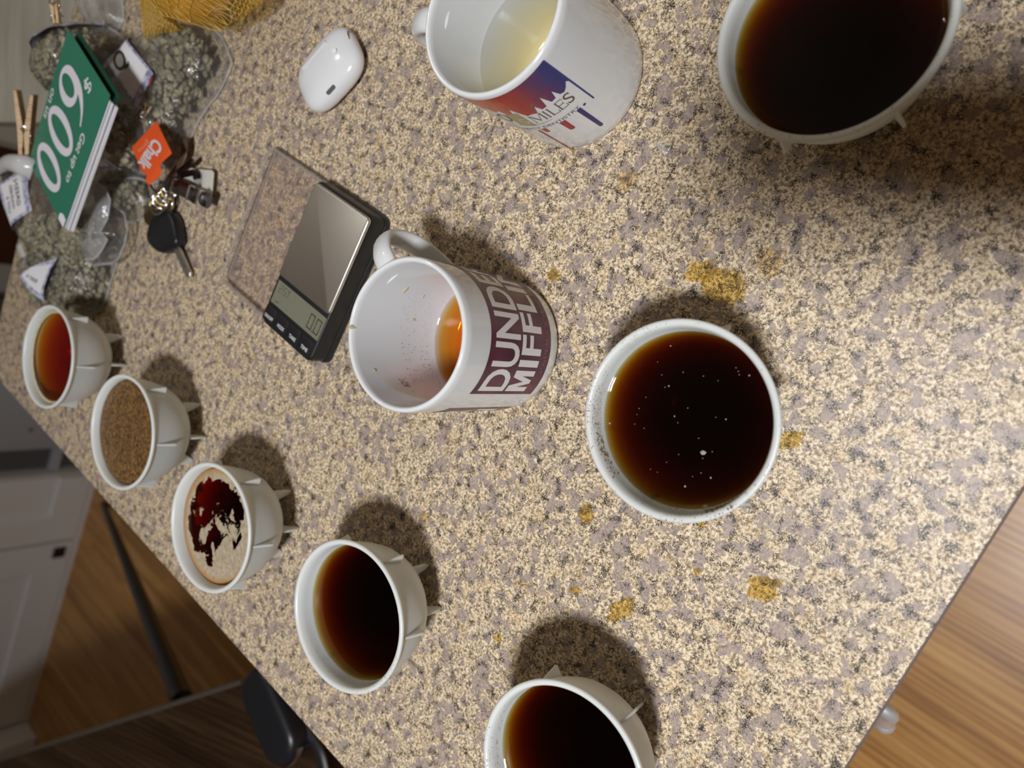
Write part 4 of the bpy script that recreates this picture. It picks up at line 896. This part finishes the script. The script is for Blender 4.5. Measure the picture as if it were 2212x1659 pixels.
# orange tag
tz = .033
ot = atp([(337, 261), (368, 325), (370, 331), (344, 355), (347, 362), (346, 379), (321, 400), (313, 388), (318, 378), (308, 374), (284, 319)], tz)
og = obj('orange_tag', prism([(p.x, p.y) for p in ot], tz - .0008, tz, bev=.0002, seg=1), M_orange, ky, label='bright orange card tag')
oA, oB, oD = at(284, 319, tz), at(313, 388, tz), at(337, 261, tz)     # reading from upper right to lower left
def on_tag(bm, o0, e1, e2, dz=.0003):
    for v in bm.verts: p = o0 + e1 * v.co.x + e2 * v.co.y; v.co = Vector((p.x, p.y, tz + dz))
    return bm
T0 = at(342, 276, tz); Te = at(302, 366, tz) - at(350, 282, tz); Tu = at(366, 318, tz) - at(334, 268, tz)
b0 = at(333, 296, tz); e1 = at(297, 352, tz) - b0; e2 = at(354, 318, tz) - b0
t = text_bm('Chalk', 1., bold=.03, sx=.8); fit_text(t, 0, 1, 0, 1); obj('tag_lettering', on_tag(t, b0, e1, e2), M_whiteink, og)
b0 = at(318, 300, tz); e1_ = at(296, 322, tz) - b0; e2_ = at(324, 308, tz) - b0
t = text_bm('gems', 1.); fit_text(t, 0, 1, 0, 1); obj('tag_small_lettering', on_tag(t, b0, e1_, e2_), mat('pale_orange_ink', (.80, .38, .25), rough=.4), og)
obj('tag_loop', tube(spline(atp([(314, 384), (326, 402), (340, 420)], .03), 5), .0012, n=6), M_brass, ky)

# ---------------------------------------------------------------- spills on the counter
M_spill = liquid('coffee_spill', (.90, .76, .22), 900.)
M_wet = liquid('water_drop', (.95, .95, .93), 20.)
def puddle(px, py, rx, ry, rot, label, m, seed, h=.0009, grp='coffee drips on the counter', irr=.28, name='coffee_drip'):
    random.seed(seed); c = at(px, py, 0); n = 30; rings = []; bm = bmesh.new(); ca_, sa_ = math.cos(rot), math.sin(rot)
    R = [1 + irr * noise.noise(Vector((1.6 * math.cos(2 * PI * k / n), 1.6 * math.sin(2 * PI * k / n), seed * 3.1))) * 2 for k in range(n)]
    for s, z in ((1, .00005), (.97, h * .45), (.86, h * .8), (.6, h * .95), (.3, h)):
        rg = []
        for k in range(n):
            x, y = rx * s * R[k] * math.cos(2 * PI * k / n), ry * s * R[k] * math.sin(2 * PI * k / n); rg.append(bm.verts.new((x * ca_ - y * sa_, x * sa_ + y * ca_, z)))
        rings.append(rg)
    for p, q in zip(rings, rings[1:]):
        for k in range(n): bm.faces.new((p[k], p[(k + 1) % n], q[(k + 1) % n], q[k]))
    bm.faces.new(rings[-1]); bm.faces.new(rings[0][::-1]); bmesh.ops.recalc_face_normals(bm, faces=bm.faces)
    o = obj(name, bm, m, smooth=70, loc=(c.x, c.y, 0)); tag(o, label, 'spill', grp); return o
S = [(1196, 597, .0040, .0050, .5, 'small amber coffee drip right of the plum-printed mug'),
     (1512, 588, .0062, .0105, .2, 'largest amber coffee spill, above the cup seen from above'),
     (1563, 620, .0115, .0085, .9, 'amber smear joining the largest coffee spill on its right'),
     (1664, 568, .0070, .0070, 0., 'faint amber coffee drip right of the largest spill'),
     (1269, 1111, .0050, .0062, .3, 'round amber drip left of the cup seen from above'),
     (1338, 1318, .0060, .0105, .75, 'comma-shaped amber drip above the bottom-edge cup'),
     (1648, 1268, .0062, .0092, .1, 'oval amber drip with a wet glint, nearest the counter edge'),
     (1507, 1235, .0020, .0026, 0., 'tiny amber drip between the comma-shaped and oval drips'),
     (1244, 1275, .0028, .0036, .4, 'small amber drip left of the comma-shaped drip'),
     (1076, 1379, .0024, .0034, .2, 'small amber drip left of the bottom-edge cup'),
     (918, 1118, .0040, .0050, .2, 'faint amber drip up from the fourth cup of the row'),
     (1352, 388, .0062, .0075, .3, 'faint tan drip below the paint-drip mug'),
     (1514, 1131, .0030, .0022, .2, 'amber drip touching the lower rim of the cup seen from above'),
     (1708, 950, .0040, .0080, .3, 'brown grounds-stained drip at the right of the cup seen from above')]
for k, s in enumerate(S): puddle(*s, M_spill if k not in (3, 10, 11) else liquid('faint_spill', (.9, .74, .38), 420.), 20 + k)
for k, (x, y, rx, ry, rt, lb) in enumerate([(1253, 806, .0026, .0060, .4, 'clear water drop at the foot of the plum-printed mug'), (1440, 300, .0110, .0050, -.4, 'wet patch beside the foot of the paint-drip mug'),
    (1514, 540, .0040, .0060, .3, 'clear water drop just above the largest coffee spill'), (1955, 1028, .0050, .0040, .2, 'clear ring-like water drop near the right edge of the counter')]):
    puddle(x, y, rx, ry, rt, lb, M_wet, 60 + k, h=.0006, grp=None, name='water_drop')
o = puddle(1130, 1262, .0034, .0070, .1, 'dried tan coffee ring left of the small amber drip', liquid('faint_ring', (.9, .74, .4), 300.), 77, h=.0006, grp=None, name='coffee_ring')
o['group'] = 'coffee drips on the counter'

# ---------------------------------------------------------------- the phone that takes the picture (behind the camera, shades the right of the counter)
ph = obj('smartphone', BX(-.020, .155, -.070, .012, .012, .020, bev=.003), M_black, smooth=30); ph.matrix_world = Matrix.Translation((0, 0, CAMZ)) @ R3.to_4x4()
ph['kind'] = 'thing'; tag(ph, 'black smartphone held over the counter by the photographer, behind the lens', 'phone')
